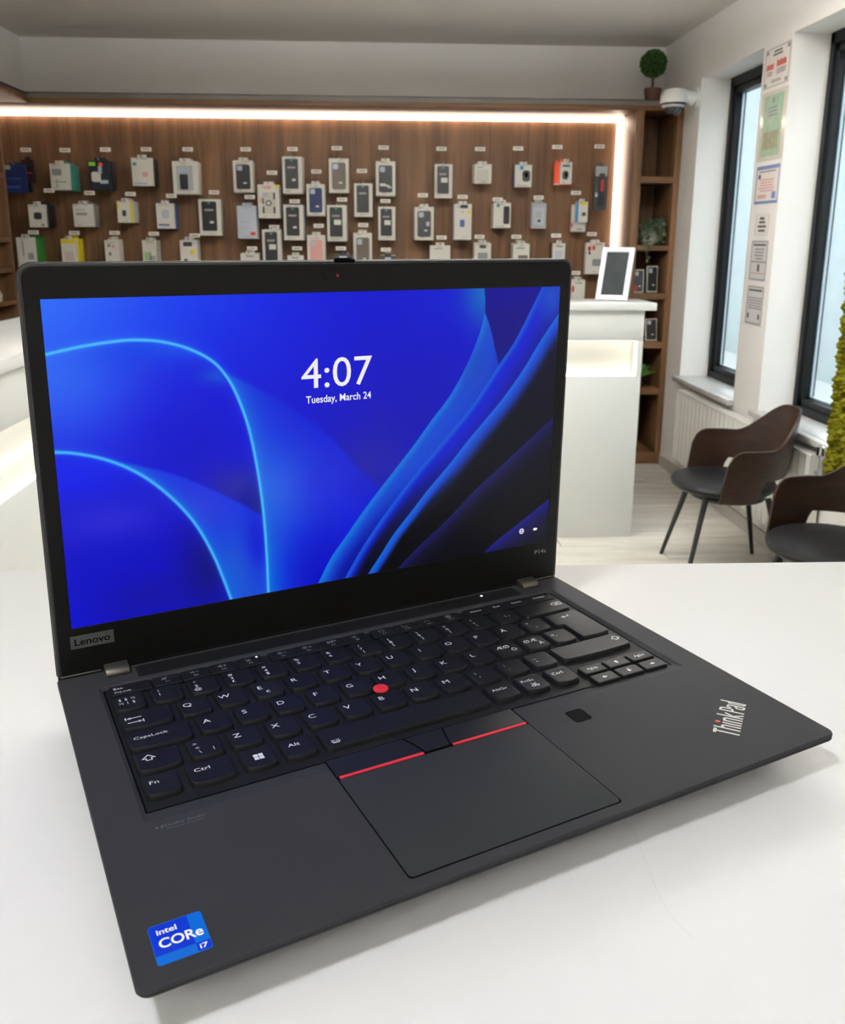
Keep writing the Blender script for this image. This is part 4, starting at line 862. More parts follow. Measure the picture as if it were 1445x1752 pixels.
snip = lambda m, a, f, b, e: [put(m, 'PrtSc', a + 1.6, f + 8.4, 2.3, ZL, wx=1.2)] + [m.ribbon([(a + 7 + math.cos(t * PI / 3) * 1.0 + s * 1.2, f + 3.6 + math.sin(t * PI / 3) * 0.9) for t in range(6)], 0.4, ZL, True) for s in (-1, 1)] + [m.ribbon([(a + 6.4, f + 4.6), (a + 8.6, f + 6.2)], 0.4, ZL), m.ribbon([(a + 7.6, f + 4.6), (a + 5.4, f + 6.2)], 0.4, ZL)]
key_row(0, [(X_K, 37.9), (42.4, 61.9), (66.7, 81.3), (86.0, 100.5)], [word('Fn', 2.2, 7.6, 2.7), word('Ctrl', 2.6, 8.0, 2.6), win, word('Alt', 2.6, 7.6, 2.7)])
k = keycap(104.9, 100.0, 194.4, ROWS[0] + KD, 0.0); legend(k, 104.9, 100.0, lambda m: lamp(m, 104.9, 100.0, 194.4, 0))
key_row(0, [(199.0, 213.8), (218.4, 233.2), (237.8, 252.0)], [word('AltGr', 2.0, 7.6, 2.3), snip, word('Ctrl', 2.2, 8.0, 2.5)])
# enter: an L that spans two rows
def enter():
    a0, a1 = X_K + 13.5 * U, X_K + 13.75 * U
    def o(g, z):
        p = [(a1 - g, ROWS[2] - g), (a1 + 6, ROWS[2] - 0.6 - g), (END - 6, ROWS[2] - 0.6 - g), (END - 1 + g * 0.7, ROWS[2] + 0.4 - g), (END + g, ROWS[2] + 2), (END + g, ROWS[3] + KD + g), (a0 - g, ROWS[3] + KD + g), (a0 - g, ROWS[3] + 1.2 - g), (a0 + 1 - g, ROWS[3] - g), (a1 - g, ROWS[3] - 0.2 - g)]
        return [(x - a0, y - ROWS[2], z - Z0) for x, y in p]
    k = obj('key', MB(S).loft([o(0.7, 18.2), o(0.28, ZT - 0.35), o(0, ZT - 0.08), o(-0.35, ZT)]), M_KEY, LAP, smooth=True, loc=(a0 * S, ROWS[2] * S, Z0 * S))
    ic = icon(([(14.6, 30.6), (14.6, 28.2), (10.4, 28.2)], 0), filled=([(8.8, 28.2), (11.2, 26.8), (11.2, 29.6)],))
    legend(k, a0, ROWS[2], lambda m: ic(m, a0, ROWS[2], 0, 0))
enter()
# arrow cluster: six low half keys
AX = [(257.4, 272.0), (274.2, 288.8), (291.0, 305.6)]
def arr(dx, dy):
    def d(m, a, f, b, e):
        cx, cy = (a + b) / 2, (f + e) / 2; nx, ny = -dy, dx
        m.ribbon([(cx - dx * 1.6, cy - dy * 1.6), (cx + dx * 0.4, cy + dy * 0.4)], 0.7, ZL - 0.3); m.flat([(cx + dx * 1.7, cy + dy * 1.7), (cx - dx * 0.1 + nx * 1.3, cy - dy * 0.1 + ny * 1.3), (cx - dx * 0.1 - nx * 1.3, cy - dy * 0.1 - ny * 1.3)], ZL - 0.3)
    return d
txt = lambda s: (lambda m, a, f, b, e: put(m, s, (a + b) / 2, (f + e) / 2 - 0.7, 2.0, ZL - 0.3, wx=1.15, anchor='c'))
for (a, b), up, dn in zip(AX, (txt('PgUp'), arr(0, 1), txt('PgDn')), (arr(-1, 0), arr(0, -1), arr(1, 0))):
    for f, e, dr in ((102.4, 110.4, up), (91.6, 99.8, dn)):
        k = keycap(a, f, b, e, 0.0, 1.0, ZT - 0.3, 0.5); legend(k, a, f, lambda m: dr(m, a, f, b, e))
# function row: flat wide keys
fx = [(23.6, 44.4)] + [(45.4 + i * 15.4, 60.0 + i * 15.4) for i in range(4)] + [(110.6 + i * 15.3, 125.2 + i * 15.3) for i in range(4)] + [(174.6 + i * 15.5, 189.2 + i * 15.5) for i in range(4)] + [(240.2 + i * 15.5, 254.9 + i * 15.5) for i in range(3)] + [(286.7, 306.0)]
ZF = 20.15; ZFL = ZF + 0.03
spk = lambda m, x, y: m.ribbon([(x, y + 0.5), (x + 0.7, y + 0.5), (x + 1.7, y + 1.3), (x + 1.7, y - 0.9), (x + 0.7, y - 0.1), (x, y - 0.1)], 0.3, ZFL, True)
def ficon(i):
    def d(m, a, f, b, e):
        x, y = a + 5.0, f + 6.4; R = lambda p, cl=False: m.ribbon([(x + u, y + v) for u, v in p], 0.32, ZFL, cl)
        if i in (1, 2, 3): spk(m, x, y)
        if i == 1: R([(-0.4, -1.2), (3.0, 1.6)])
        if i in (2, 3): R([(2.6, 0.2), (4.6, 0.2)])
        if i == 3: R([(3.6, -0.8), (3.6, 1.2)])
        if i == 4: R([(0.2, 1.6), (3.0, -1.2)]); R([(0.4, -1.0), (2.6, 1.2)]); R([(0.8, -1.2), (2.2, -1.2)])
        if i in (5, 6):
            R([(1.3 + math.cos(t * PI / 3) * 0.7, 0.2 + math.sin(t * PI / 3) * 0.7) for t in range(6)], True)
            for t in range(8): R([(1.3 + math.cos(t * PI / 4) * 1.1, 0.2 + math.sin(t * PI / 4) * 1.1), (1.3 + math.cos(t * PI / 4) * 1.6, 0.2 + math.sin(t * PI / 4) * 1.6)])
            R([(3.6, 0.2), (5.4, 0.2)])
        if i == 6: R([(4.5, -0.7), (4.5, 1.1)])
        if i == 7: R([(0, -0.8), (2.8, -0.8), (2.8, 1.2), (0, 1.2)], True); R([(3.4, 1.8), (5.2, 1.8), (5.2, 0.2), (3.4, 0.2)], True); R([(0.6, 0.2), (2.2, 0.2)])
        if i == 8: R([(0.2, 1.4), (3.0, -1.2)]); R([(0.4, -1.0), (1.6, 0.3), (3.2, 1.4)]); R([(1.8, 1.2), (3.0, 0.2)])
        if i == 9: R([(0, -1), (3.2, -1), (3.2, 1.4), (0, 1.4)], True)
        if i == 10: R([(0, 1.4), (0.4, 0), (1.6, -1.0), (3.2, -1.0)]); R([(0, 1.4), (0.7, 1.2)]); R([(3.2, -1.0), (3.2, -0.3)])
        if i == 11: R([(0, -0.2), (0.8, 0.7), (2.4, 0.7), (3.2, -0.2)]); R([(0, -0.2), (0.5, -0.5)]); R([(3.2, -0.2), (2.7, -0.5)])
        if i == 12: R([(1.6 + (1.7 if t % 2 == 0 else 0.8) * math.sin(t * PI / 5), 0.2 + (1.7 if t % 2 == 0 else 0.8) * math.cos(t * PI / 5)) for t in range(10)], True)
        put(m, 'F%d' % i, (a + b) / 2, f + 2.0, 1.6, ZFL, wx=1.2, anchor='c')
    return d
for i, (a, b) in enumerate(fx):
    f, e = 197.6, 207.6; k = keycap(a, f, b, e, 0.0, 0.8, ZF, 0.3)
    if i == 0: dr = lambda m, a, f, b, e: (put(m, 'Esc', a + 1.8, f + 5.6, 2.1, ZFL, wx=1.3), put(m, 'FnLock', a + 1.8, f + 1.8, 1.6, ZFL, wx=1.3))
    elif i < 13: dr = ficon(i)
    else: dr = (lambda s: (lambda m, a, f, b, e: put(m, s, (a + b) / 2, f + 4.6, 2.0, ZFL, wx=1.15, anchor='c')))(('Home', 'End', 'Insert', 'Delete')[i - 13])
    legend(k, a, f, lambda m: dr(m, a, f, b, e), M_LEGEND2 if i and i < 13 else M_LEGEND)
obj('indicator', MB(S).lathe([(0.55, ZF), (0.55, ZF + 0.1)], 10, (103.6, 206.0, 0)), mat('white_indicator'), LAP, label='tiny white key light')
# pointing stick
ps = MB(S).lathe([(2.4, 18.4), (2.2, 20.6), (3.9, 21.0), (4.15, 21.6), (3.9, 22.2), (3.0, 22.5), (1.4, 22.45), (0.1, 22.4)], 24, (149.8, 138.0, 0))
obj('pointing_stick', ps, M_REDB, LAP, smooth=True, label='round red pointing stick')
dots = MB(S)
for i in range(-4, 5):
    for j in range(-4, 5):
        if i * i + j * j < 15: dots.lathe([(0.27, 22.4), (0.2, 22.62)], 6, (149.8 + i * 0.72, 138.0 + j * 0.72, 0))
o = obj('pointing_stick_dots', dots, M_REDB, LAP); o['kind'] = 'stuff'

# ---- palm rest lettering and sticker
def thinklogo():
    # strokes drawn upright in a 33.8 x 12.7 field, then laid at 37 degrees on the palm rest
    t = 1.25; st = []
    def bar(x, y0, y1): st.append(([(x, y0), (x, y1)], 1.35))
    st.append(([(0.0, 11.6), (4.2, 11.6)], 1.9)); bar(2.1, 0, 11.6)                      # T
    bar(6.0, 0, 12.7); st.append(([(6.0, 7.4), (7.0, 8.7), (8.2, 8.7), (8.9, 7.8), (8.9, 0)], 1.35))   # h
    bar(11.3, 0, 9.0)                                                                    # i
    bar(13.7, 0, 9.0); st.append(([(13.7, 7.4), (14.7, 8.7), (15.8, 8.7), (16.5, 7.8), (16.5, 0)], 1.35))  # n
    bar(18.9, 0, 12.7); st.append(([(21.8, 9.0), (19.5, 4.9), (22.0, 0)], 1.35))          # k
    bar(24.4, 0, 12.2); st.append(([(24.4, 11.6), (26.4, 11.6), (27.1, 10.8), (27.1, 6.7), (26.4, 5.8), (24.4, 5.8)], 1.35))  # P
    st.append(([(28.6, 6.8), (28.6, 8.0), (29.2, 8.6), (30.3, 8.6), (30.9, 8.0), (30.9, 0)], 1.25)); st.append(([(30.9, 4.9), (29.2, 4.4), (28.6, 3.6), (28.6, 1.2), (29.2, 0.6), (30.3, 0.6), (30.9, 1.4)], 1.25))  # a
    bar(34.6, 0, 12.7); st.append(([(34.6, 8.0), (33.8, 8.6), (32.9, 8.0), (32.9, 1.2), (33.6, 0.6), (34.6, 1.2)], 1.2))     # d
    ox, oy = 283.6, 19.0; an = math.atan2(20.4, 27.0); c, s = math.cos(an), math.sin(an); k = 33.8 / 35.2
    tr = lambda x, y: (ox + (x * c - y * s) * k if False else ox + x * k * c - y * s * 0.99, oy + x * k * s + y * c * 0.99)
    m = MB(S)
    for p, w in st: m.ribbon([tr(*q) for q in p], w * 0.8, 20.06)
    obj('palm_rest_logo', m, M_SILVER, BASE, label='silver lettering with a red dot')
    d = [tr(11.3 + 0.95 * math.cos(a * PI / 8), 11.3 + 1.3 * math.sin(a * PI / 8)) for a in range(16)]
    obj('logo_dot', MB(S).flat(d, 20.07), mat('logo_red', (228, 40, 60), 0.4, emit=(228, 40, 60), estr=0.0), BASE)
thinklogo()
dm = MB(S); put(dm, 'Dolby Audio', 25.6, 78.6, 1.75, 20.05, fit=16.6); put(dm, 'SPEAKER SYSTEM', 25.8, 76.6, 0.8, 20.05, fit=14.6)
for sx in (-1, 1): dm.flat([(23.4 + sx * 1.5, 78.6), (23.4 + sx * 1.5, 80.3)] + [(23.4 + sx * (1.5 - 1.2 * math.sin(a * PI / 6)), 80.3 - 1.7 * a / 6) for a in range(1, 6)] if sx < 0 else [(23.4 + 1.5, 80.3), (23.4 + 1.5, 78.6)] + [(23.4 + 1.5 - 1.2 * math.sin(a * PI / 6), 78.6 + 1.7 * a / 6) for a in range(1, 6)], 20.05)
obj('audio_lettering', dm, mat('faint_print', (88, 90, 95), 0.5), BASE, label='faint grey printed lettering')
def sticker():
    x0, y0, x1, y1 = 8.2, 8.0, 26.6, 26.6
    s = obj('processor_sticker', MB(S).loft([lift(rrect(x0, y0, x1, y1, 1.2), 19.98), lift(rrect(x0, y0, x1, y1, 1.2), 20.12)]), mat('sticker_mid_blue', (0, 104, 208), 0.25, spec=0.6), BASE, label='blue sticker with white lettering')
    E_ = BASE
    sx = obj('sticker_field', MB(S).flat([(x0 + 0.2, y0 + 4.2), (x0 + 13.4, y0 + 4.2), (x0 + 13.4, y1 - 0.3), (x0 + 0.6, y1 - 0.3), (x0 + 0.2, y1 - 0.8)], 20.14), mat('sticker_deep_blue', (0, 50, 200), 0.25, spec=0.6), BASE)
    obj('sticker_field', MB(S).flat([(x0 + 13.4, y0 + 0.5), (x1 - 1.0, y0 + 0.2), (x1 - 0.2, y0 + 1.0), (x1 - 0.2, y0 + 4.2), (x0 + 13.4, y0 + 4.2)], 20.14), mat('sticker_deep_blue'), BASE)
    m = MB(S); put(m, 'intel|b0.02', x0 + 2.4, y0 + 13.6, 2.6, 20.17, fit=6.8); put(m, 'CORe|b0.02', x0 + 2.2, y0 + 7.2, 4.4, 20.17, fit=14.8); put(m, 'i7|b0.02', x0 + 14.3, y0 + 1.2, 2.2, 20.17, fit=2.8)
    obj('sticker_lettering', m, mat('sticker_white', (240, 243, 248), 0.35), BASE)
sticker()

# ------------------------------------------------------------------ lid
YB_, ZB_, TILT = 227.28, 28.52, -0.019152
def lid():
    loc = (0, YB_ * S, (ZB_ + Z0) * S); rot = (PI / 2 - TILT, 0, 0)
    def lp(i, z, dy=0.0): return lift(rrect(0.2 + i, -28.3 + i, 328.6 - i, 191.6 - i, [2.0, 2.0, max(1.0, 7.5 - i), max(1.0, 7.5 - i)], 8), z)
    m = MB(S).loft([lp(1.6, -6.4), lp(0.3, -5.6), lp(0.0, -3.0), lp(0.2, -2.5), lp(0.8, -2.45), lp(0.8, -2.1), lp(0.5, -2.0), lp(0.6, -0.3), lp(1.2, 0.05), lp(2.1, 0.05), lp(2.2, -0.5)])
    lidm = obj('lid', m, M_LID, LAP, smooth=True, loc=loc, rot=rot)
    # bezel ring
    x0, x1 = 9.8, 319.2
    o1 = rrect(2.5, -27.3, 326.3, 189.3, [1.5, 1.5, 5.4, 5.4], 8); i1 = rrect(x0, 0, x1, 174.0, 0.25, 8)
    ring = MB(S); n = len(o1)
    ring.loft([lift(o1, -0.45), lift(o1, -0.05), lift([(a, b) for a, b in rrect(2.75, -27.1, 326.05, 189.05, [1.4, 1.4, 5.2, 5.2], 8)], 0.12), lift([(a, b) for a, b in rrect(x0 - 0.25, -0.25, x1 + 0.25, 174.25, 0.3, 8)], 0.12), lift(i1, 0.0), lift(i1, -0.3)], False, False)
    obj('bezel', ring, M_BEZEL, lidm, smooth=False)
    # lock screen picture: a fine sheet coloured point by point
    NX, NY = 640, 360
    xs = np.linspace(0, 309.4, NX + 1); ys = np.linspace(0, 174.0, NY + 1); gx, gy = np.meshgrid(xs, ys)
    rgb = wallpaper(gx, gy)
    co = np.zeros(((NX + 1) * (NY + 1), 3), np.float32); co[:, 0] = (gx.ravel() + x0) * S; co[:, 1] = gy.ravel() * S; co[:, 2] = -0.05 * S
    i = np.arange(NX)[None, :] + (NX + 1) * np.arange(NY)[:, None]; q = np.stack([i, i + 1, i + NX + 2, i + NX + 1], -1).reshape(-1, 4)
    me = bpy.data.meshes.new('screen'); me.vertices.add(len(co)); me.vertices.foreach_set('co', co.ravel())
    me.loops.add(q.size); me.loops.foreach_set('vertex_index', q.ravel().astype(np.int32)); me.polygons.add(len(q))
    me.polygons.foreach_set('loop_start', np.arange(0, q.size, 4, dtype=np.int32)); me.polygons.foreach_set('loop_total', np.full(len(q), 4, np.int32))
    me.update(calc_edges=True)
    at_ = me.color_attributes.new('picture', 'FLOAT_COLOR', 'POINT'); c4 = np.ones((len(co), 4), np.float32); c4[:, :3] = rgb.reshape(-1, 3); at_.data.foreach_set('color', c4.ravel())
    ms = bpy.data.materials.new('lit_screen'); ms.use_nodes = True; nt = ms.node_tree; b = nt.nodes['Principled BSDF']
    a = nt.nodes.new('ShaderNodeAttribute'); a.attribute_name = 'picture'
    b.inputs['Base Color'].default_value = (0.008, 0.008, 0.01, 1); b.inputs['Roughness'].default_value = 0.34; b.inputs['Specular IOR Level'].default_value = 0.13
    nt.links.new(a.outputs['Color'], b.inputs['Emission Color']); b.inputs['Emission Strength'].default_value = 0.88
    me.materials.append(ms); link('screen', me, lidm)['label'] = 'lit blue lock screen'
    lit = mat('screen_white', (20, 20, 20), 0.4, emit=(236, 234, 232), estr=0.88)
    t = MB(S); put(t, '4:07', x0 + 132.4, 120.2, 17.4, 0.06, fit=44.0)
    obj('screen_clock', t, lit, lidm, label='white clock digits')
    t = MB(S); put(t, 'Tuesday, March 24|b0.012', x0 + 134.9, 111.5, 4.3, 0.06, fit=40.8)
    obj('screen_date', t, lit, lidm, label='white date line')
    g = MB(S); cx, cy, r = 297.6, 10.6, 1.7; P = lambda a, k=1.0: (cx + r * k * math.cos(a), cy + r * math.sin(a))
    g.ribbon([P(a * PI / 8) for a in range(16)], 0.45, 0.06, True); g.ribbon([P(a * PI / 8, 0.45) for a in range(16)], 0.4, 0.06, True); g.ribbon([(cx - r, cy), (cx + r, cy)], 0.4, 0.06)
    obj('screen_icon', g, lit, lidm); obj('screen_icon', MB(S).flat(rrect(307.2, 9.6, 310.0, 11.3, 0.3), 0.06).flat([(310.0, 10.1), (310.4, 10.1), (310.4, 10.8), (310.0, 10.8)], 0.06), lit, lidm)
    # maker's plate, model lettering
    obj('maker_plate', MB(S).box(8.5, -11.9, 0.0, 30.8, -4.5, 0.3), mat('plate_grey', (92, 94, 90), 0.4, metal=0.4), lidm, label='grey plate with dark lettering')
    t = MB(S); put(t, 'Lenovo|b0.012', 10.6, -10.1, 4.0, 0.34, fit=18.2)
    obj('maker_lettering', t, M_DARK, lidm)
    t = MB(S); put(t, 'P14s', 309.2, -8.0, 2.9, 0.16, fit=9.4); obj('model_lettering', t, M_LEGEND2, lidm)
    # webcam, its indicator, microphones, shutter slider
    w = obj('webcam', MB(S).lathe([(2.8, 0.1), (2.8, 0.22), (2.5, 0.24)], 24, (157.9, 183.2, 0)), mat('lens_dark', (6, 2, 3), 0.2, spec=0.3), lidm, smooth=True)
    obj('camera_window', MB(S).loft([lift(rrect(153.5, 179.6, 169.5, 186.6, 1.2), 0.11), lift(rrect(153.6, 179.7, 169.4, 186.5, 1.2), 0.16)]), mat('camera_glass', (12, 12, 11), 0.5, spec=0.2), lidm)
    obj('camera_dot', MB(S).lathe([(0.8, 0.1), (0.8, 0.25)], 14, (164.9, 183.1, 0)), mat('infrared_red', (150, 24, 30), 0.4), lidm, label='small dark red sensor')
    for x in (137.7, 192.4): obj('microphone', MB(S).lathe([(0.45, 0.1), (0.45, 0.16)], 10, (x, 183.3, 0)), M_DARK, lidm)
    obj('shutter_slider', MB(S).box(163.0, 189.9, -0.9, 175.6, 192.1, 0.2).box(164.5, 191.6, -3.2, 173.5, 192.6, -1.0), M_DARK, lidm, bevel=0.0003, segs=1)
    # hinge side: dark barrel and polished strips along the lid foot
    obj('hinge_barrel', MB(S).tube([(38, -27.0, -2.4), (291.5, -27.0, -2.4)], 2.6, 14), M_WELL, lidm, smooth=True)
    for a, b in ((2.2, 23.0), (305.5, 326.6)): obj('foot_strip', MB(S).box(a, -27.6, -0.2, b, -26.7, 0.4), mat('foot_strip_grey', (92, 88, 80), 0.6), lidm, bevel=0.0003, segs=1)

def crv(pts, n=14):
    p = np.array(pts, float); out = []
    for i in range(len(p) - 1):
        a, b, c, d = p[max(i - 1, 0)], p[i], p[i + 1], p[min(i + 2, len(p) - 1)]
        for t in np.linspace(0, 1, n, endpoint=False): out.append(0.5 * ((2 * b) + (c - a) * t + (2 * a - 5 * b + 4 * c - d) * t * t + (3 * b - a - 3 * c + d) * t ** 3))
    out.append(p[-1]); return np.array(out)
def sdist(gx, gy, pts):
    """signed distance to a polyline (positive on the right of its direction) and the share of the way along it"""
    c = crv(pts, 6); best = np.full(gx.shape, 1e9); sg = np.ones(gx.shape); tt = np.zeros(gx.shape); N = len(c) - 1
    for i in range(N):
        a, b = c[i], c[i + 1]; d = b - a; L2 = d @ d
        px, py = gx - a[0], gy - a[1]; t = (px * d[0] + py * d[1]) / L2
        tc = np.clip(t, 0, 1); dx, dy = px - tc * d[0], py - tc * d[1]; r = dx * dx + dy * dy
        k = r < best; best = np.where(k, r, best); sg = np.where(k, np.sign(py * d[0] - px * d[1]) * -1, sg); tt = np.where(k, (i + tc) / N, tt)
    return np.sqrt(best) * sg, tt
def wallpaper(gx, gy):
    C = lambda *c: np.array(c, float)
    def mix(a, b, w): w = np.clip(w, 0, 1)[..., None]; return a * (1 - w) + b * w
    def ss(a, b, x): x = np.clip((x - a) / (b - a), 0, 1); return x * x * (3 - 2 * x)
    blob = lambda x, y, rx, ry: np.exp(-((gx - x) / rx) ** 2 - ((gy - y) / ry) ** 2)
    O = np.zeros(gx.shape + (3,))
    # background
    im = O + C(0, 2, 205)
    im = mix(im, C(0, 40, 235), blob(70, 185, 80, 60)); im = mix(im, C(45, 108, 250), blob(-10, 185, 70, 75)); im = mix(im, C(6, 4, 175), blob(215, 90, 60, 60) * 0.8)
    im = mix(im, C(34, 34, 165), blob(175, 70, 32, 26) * 0.8); im = mix(im, C(0, 22, 205), blob(238, 172, 45, 26) * 0.9); im = mix(im, C(0, 110, 190), blob(252, 172, 15, 22) * 0.9)
    C1 = [(-8, 145.0), (0.5, 147.3), (17.3, 150.4), (34.2, 152.2), (44.3, 152.3), (56.0, 150.9), (69.3, 146.8), (81.4, 139.9), (88.9, 131.5), (94.9, 119.8), (100.8, 101.2), (105.0, 77.0), (107.6, 52.3), (108.8, 27.1), (109.1, 1.4), (109.2, -6)]
    C2 = [(-8, 97.8), (-0.1, 97.4), (10.1, 95.7), (24.0, 91.0), (38.1, 83.0), (49.7, 73.1), (61.4, 59.6), (70.3, 45.6), (77.7, 28.8), (82.7, 13.6), (86.6, 0.2), (88.3, -6)]
    E1 = [(84, 135.8), (89.8, 133.1), (105.0, 124.6), (120.1, 115.2), (134.6, 103.8), (148.1, 92.8), (157.2, 83.0), (166.6, 72.1), (176.2, 61.8), (190, 46)]
    E2 = [(24, 91.6), (34.2, 88.3), (46.9, 84.0), (61.8, 77.9), (77.3, 68.9), (93.3, 58.7), (107.7, 47.9), (116, 41)]
    R1 = [(251.5, 180), (252.0, 174.0), (252.9, 160.8), (249.6, 146.5), (241.7, 128.8), (229.7, 109.4), (217.2, 95.1), (205.0, 80.5), (192.9, 67.1), (180.8, 53.8), (170.1, 41.6), (159.4, 28.4), (148.7, 15.2), (140.4, 0.5), (137, -6)]
    R1c = [(252.5, 162), (253.0, 159.0), (257.2, 149.8), (261.1, 136.8), (264.4, 125.5), (267, 116)]
    R2 = [(298.5, 180), (294.8, 173.5), (286.0, 157.5), (275.7, 140.0), (264.6, 125.9), (250.5, 107.0), (240.2, 95.3), (227.6, 82.7), (213.9, 69.2), (202.8, 57.9), (190.6, 44.5), (180.9, 33.1), (171.2, 20.7), (164.0, 10.2), (157.9, 0.5), (154, -6)]
    R3 = [(315, 164), (309.0, 156.4), (296.7, 140.9), (282.7, 121.0), (269.0, 104.6), (256.2, 91.6), (243.3, 78.8), (229.4, 64.0), (215.5, 50.4), (203.1, 36.9), (190.7, 23.4), (182.1, 11.8), (173.8, 0.8), (169, -6)]
    R4 = [(315, 92), (307.3, 86.3), (288.7, 72.9), (268.4, 58.2), (248.5, 43.7), (228.9, 27.1), (209.7, 13.2), (195.9, 1.7), (188, -6)]
    R5 = [(315, 34.4), (307.1, 29.6), (291.5, 20.4), (277.4, 12.3), (267.7, 6.9), (258.9, 0.7), (250, -6)]
    d1, t1 = sdist(gx, gy, C1); d2, t2 = sdist(gx, gy, C2); e1, _ = sdist(gx, gy, E1); e2, _ = sdist(gx, gy, E2)
    r1, u1 = sdist(gx, gy, R1); rc, _ = sdist(gx, gy, R1c); r2, u2 = sdist(gx, gy, R2); r3, u3 = sdist(gx, gy, R3); r4, _ = sdist(gx, gy, R4); r5, _ = sdist(gx, gy, R5)
    # fold to the right of the tall arch: outside it (d1 < 0) and under E1 (e1 > 0)
    fold = O + C(2, 20, 214); fold = mix(fold, C(0, 92, 222), np.exp(-np.maximum(-d1, 0) / 13) * 0.95)
    fold = mix(fold, C(44, 106, 226), blob(116, 62, 26, 26) * 0.8); fold = mix(fold, C(34, 44, 214), blob(152, 62, 26, 22) * 0.7); fold = mix(fold, C(0, 4, 190), ss(45, 0, gy) * ss(112, 145, gx) * 0.9)
    fold = mix(fold, C(0, 90, 208), np.exp(-np.maximum(-d1, 0) / 5) * ss(70, 20, gy))
    w = ss(0, 0.8, -d1) * ss(-1.2, 3.0, e1) * ss(138, 128, gy) * (1 - 0.0 * gx); w = w * (1 - ss(150, 186, gx) * ss(30, 70, gy) * 0.6)
    im = mix(im, fold, w)
    # inside the tall arch
    ins = O + C(0, 8, 216); ins = mix(ins, C(42, 98, 242), blob(0, 138, 52, 42)); ins = mix(ins, C(0, 70, 235), blob(64, 148, 34, 10) * 0.8); ins = mix(ins, C(0, 0, 196), blob(70, 90, 30, 26) * 0.8)
    ins = mix(ins, C(38, 38, 168), blob(92, 68, 20, 13) * 0.95); ins = mix(ins, C(22, 24, 120), blob(108, 55, 16, 12) * 0.8); ins = mix(ins, C(0, 92, 214), blob(86, 131, 12, 5) * ss(0, 4, d1) * 0.7)
    im = mix(im, ins, ss(-0.2, 0.4, d1))
    fo2 = O + C(14, 44, 222); fo2 = mix(fo2, C(24, 90, 210), blob(90, 12, 22, 34) * 0.9); fo2 = mix(fo2, C(44, 58, 218), blob(72, 56, 16, 14) * 0.8); fo2 = mix(fo2, C(4, 10, 205), blob(106, 34, 9, 20) * 0.8)
    fo2 = mix(fo2, C(0, 86, 216), np.exp(-np.maximum(-d2, 0) / 4))
    im = mix(im, fo2, ss(-0.2, 0.5, d1) * ss(-0.8, 1.6, e2) * ss(0, 0.5, -d2))
    in2 = O + C(0, 0, 196); in2 = mix(in2, C(0, 24, 236), blob(8, 86, 40, 18)); in2 = mix(in2, C(40, 38, 216), blob(24, 58, 30, 12) * 0.8); in2 = mix(in2, C(10, 6, 120), blob(74, 22, 16, 26) * 0.9); in2 = mix(in2, C(8, 6, 150), blob(40, 10, 26, 14) * 0.6); in2 = mix(in2, C(0, 4, 205), blob(-4, 4, 14, 14) * 0.7)
    in2 = mix(in2, C(0, 40, 232), np.exp(-np.maximum(d2, 0) / 3) * ss(60, 10, gx) * 0.6)
    im = mix(im, in2, ss(-0.2, 0.4, d2) * ss(-0.2, 0.4, d1))
    # bright rims of the arches
    def rim(im, d, wd, col, k=1.0): g = np.exp(-(d / wd) ** 2) * 0.95 + np.exp(-np.abs(d) / (wd * 2.6)) * 0.35; return mix(im, O + col, g * k)
    im = rim(im, d1 - 0.1, 0.78, C(70, 186, 248), 0.9); im = rim(im, d2, 0.8, C(64, 180, 246), ss(-0.5, 1.5, d1) * 0.9)
    # right-hand blades, each over the last (right of a curve = negative here, they run downwards)
    def blade(im, d, edge, mid, dark, w1, w2, side, k=None):
        x = np.maximum(side * d, 0); c = O + edge; c = mix(c, mid, ss(0, w1, x)); c = mix(c, dark, ss(w1 * 0.7, w2, x)); a = ss(-0.15, 0.5, side * d)
        return mix(im, c, a if k is None else a * k)
    sd = 1.0 if r1[NYM(gy), -1] > 0 else -1.0
    low = ss(70, 10, gy)
    im = blade(im, r1, C(10, 118, 214), C(12, 72, 206), C(8, 22, 190), 6 , 40, sd)
    im = mix(im, O + C(20, 70, 190), blob(247, 125, 14, 22) * ss(0, 1, sd * r1) * 0.7); im = mix(im, O + C(2, 6, 150), ss(0, 1, sd * r1) * low * ss(3, 14, sd * r1) * 0.85)
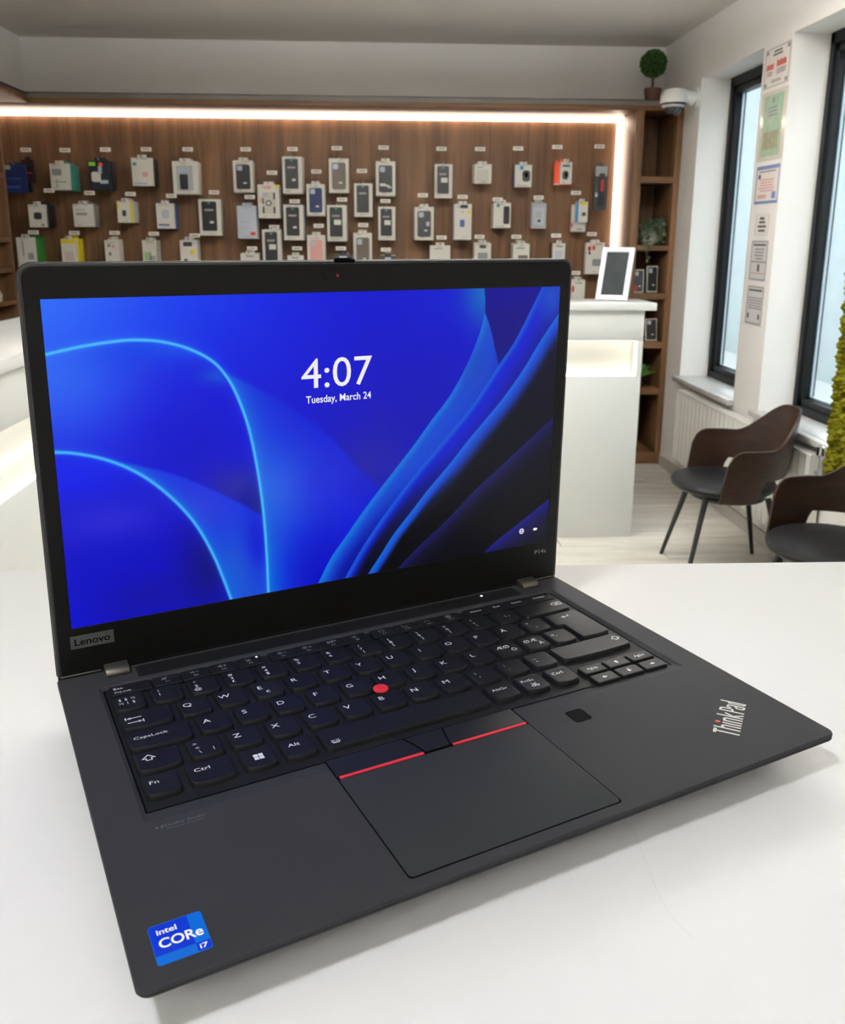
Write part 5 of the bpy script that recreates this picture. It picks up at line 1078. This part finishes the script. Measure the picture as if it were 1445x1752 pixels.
    im = mix(im, O + C(16, 10, 128), ss(-0.2, 0.6, rc * (1 if rc[NYM(gy), -1] > 0 else -1)) * ss(112, 124, gy) * ss(0, 0.5, sd * r1)); im = mix(im, O + C(12, 4, 150), ss(0, 3, sd * r1) * ss(150, 174, gy) * ss(253, 256, gx) * 0.8)
    s2 = 1.0 if r2[0, -1] > 0 else -1.0
    im = blade(im, r2, C(8, 92, 208), C(12, 30, 205), C(20, 16, 130), 5, 24, s2); im = mix(im, O + C(22, 70, 196), blob(303, 168, 12, 16) * ss(0, 1, s2 * r2)); im = mix(im, O + C(0, 0, 22), ss(0, 1, s2 * r2) * ss(80, 5, gy) * ss(2, 9, s2 * r2) * 0.95)
    s3 = 1.0 if r3[0, -1] > 0 else -1.0
    im = blade(im, r3, C(10, 104, 214), C(22, 66, 196), C(6, 7, 20), 5, 15, s3); im = mix(im, O + C(10, 10, 40), ss(8, 16, s3 * r3) * ss(60, 150, gy))
    im = mix(im, O + C(0, 0, 3), ss(3.5, 8, s3 * r3) * ss(70, 20, gy))
    s4 = 1.0 if r4[0, -1] > 0 else -1.0
    im = mix(im, O + C(26, 24, 120), ss(-0.3, 0.4, s4 * r4) * np.exp(-np.maximum(s4 * r4, 0) / 7) * 0.85)
    s5 = 1.0 if r5[0, -1] > 0 else -1.0
    im = mix(im, O + C(24, 22, 140), ss(-0.3, 0.4, s5 * r5) * np.exp(-np.maximum(s5 * r5, 0) / 12) * 0.95)
    x = np.clip(im, 0, 255) / 255.0
    return np.where(x <= 0.04045, x / 12.92, ((x + 0.055) / 1.055) ** 2.4)
def NYM(gy): return int(gy.shape[0] * 0.6)
lid()
# hinges: bent metal covers on the deck
for a, b in ((24.2, 36.6), (295.2, 307.8)):
    prof = [(219.0, 20.02), (218.8, 21.0), (219.4, 22.6), (221.0, 23.8), (224.0, 24.2), (229.0, 24.4), (229.0, 20.02)]
    obj('hinge_cover', MB(S).loft([[(a, y, z) for y, z in prof], [(b, y, z) for y, z in prof]]), M_HINGE, LAP, bevel=0.0004, segs=2, label='grey metal hinge cover')
obj('hinge_bar', MB(S).box(0.8, 228.6, 15.5, 328.2, 231.6, 22.4), M_LID, LAP, bevel=0.0003, segs=1)
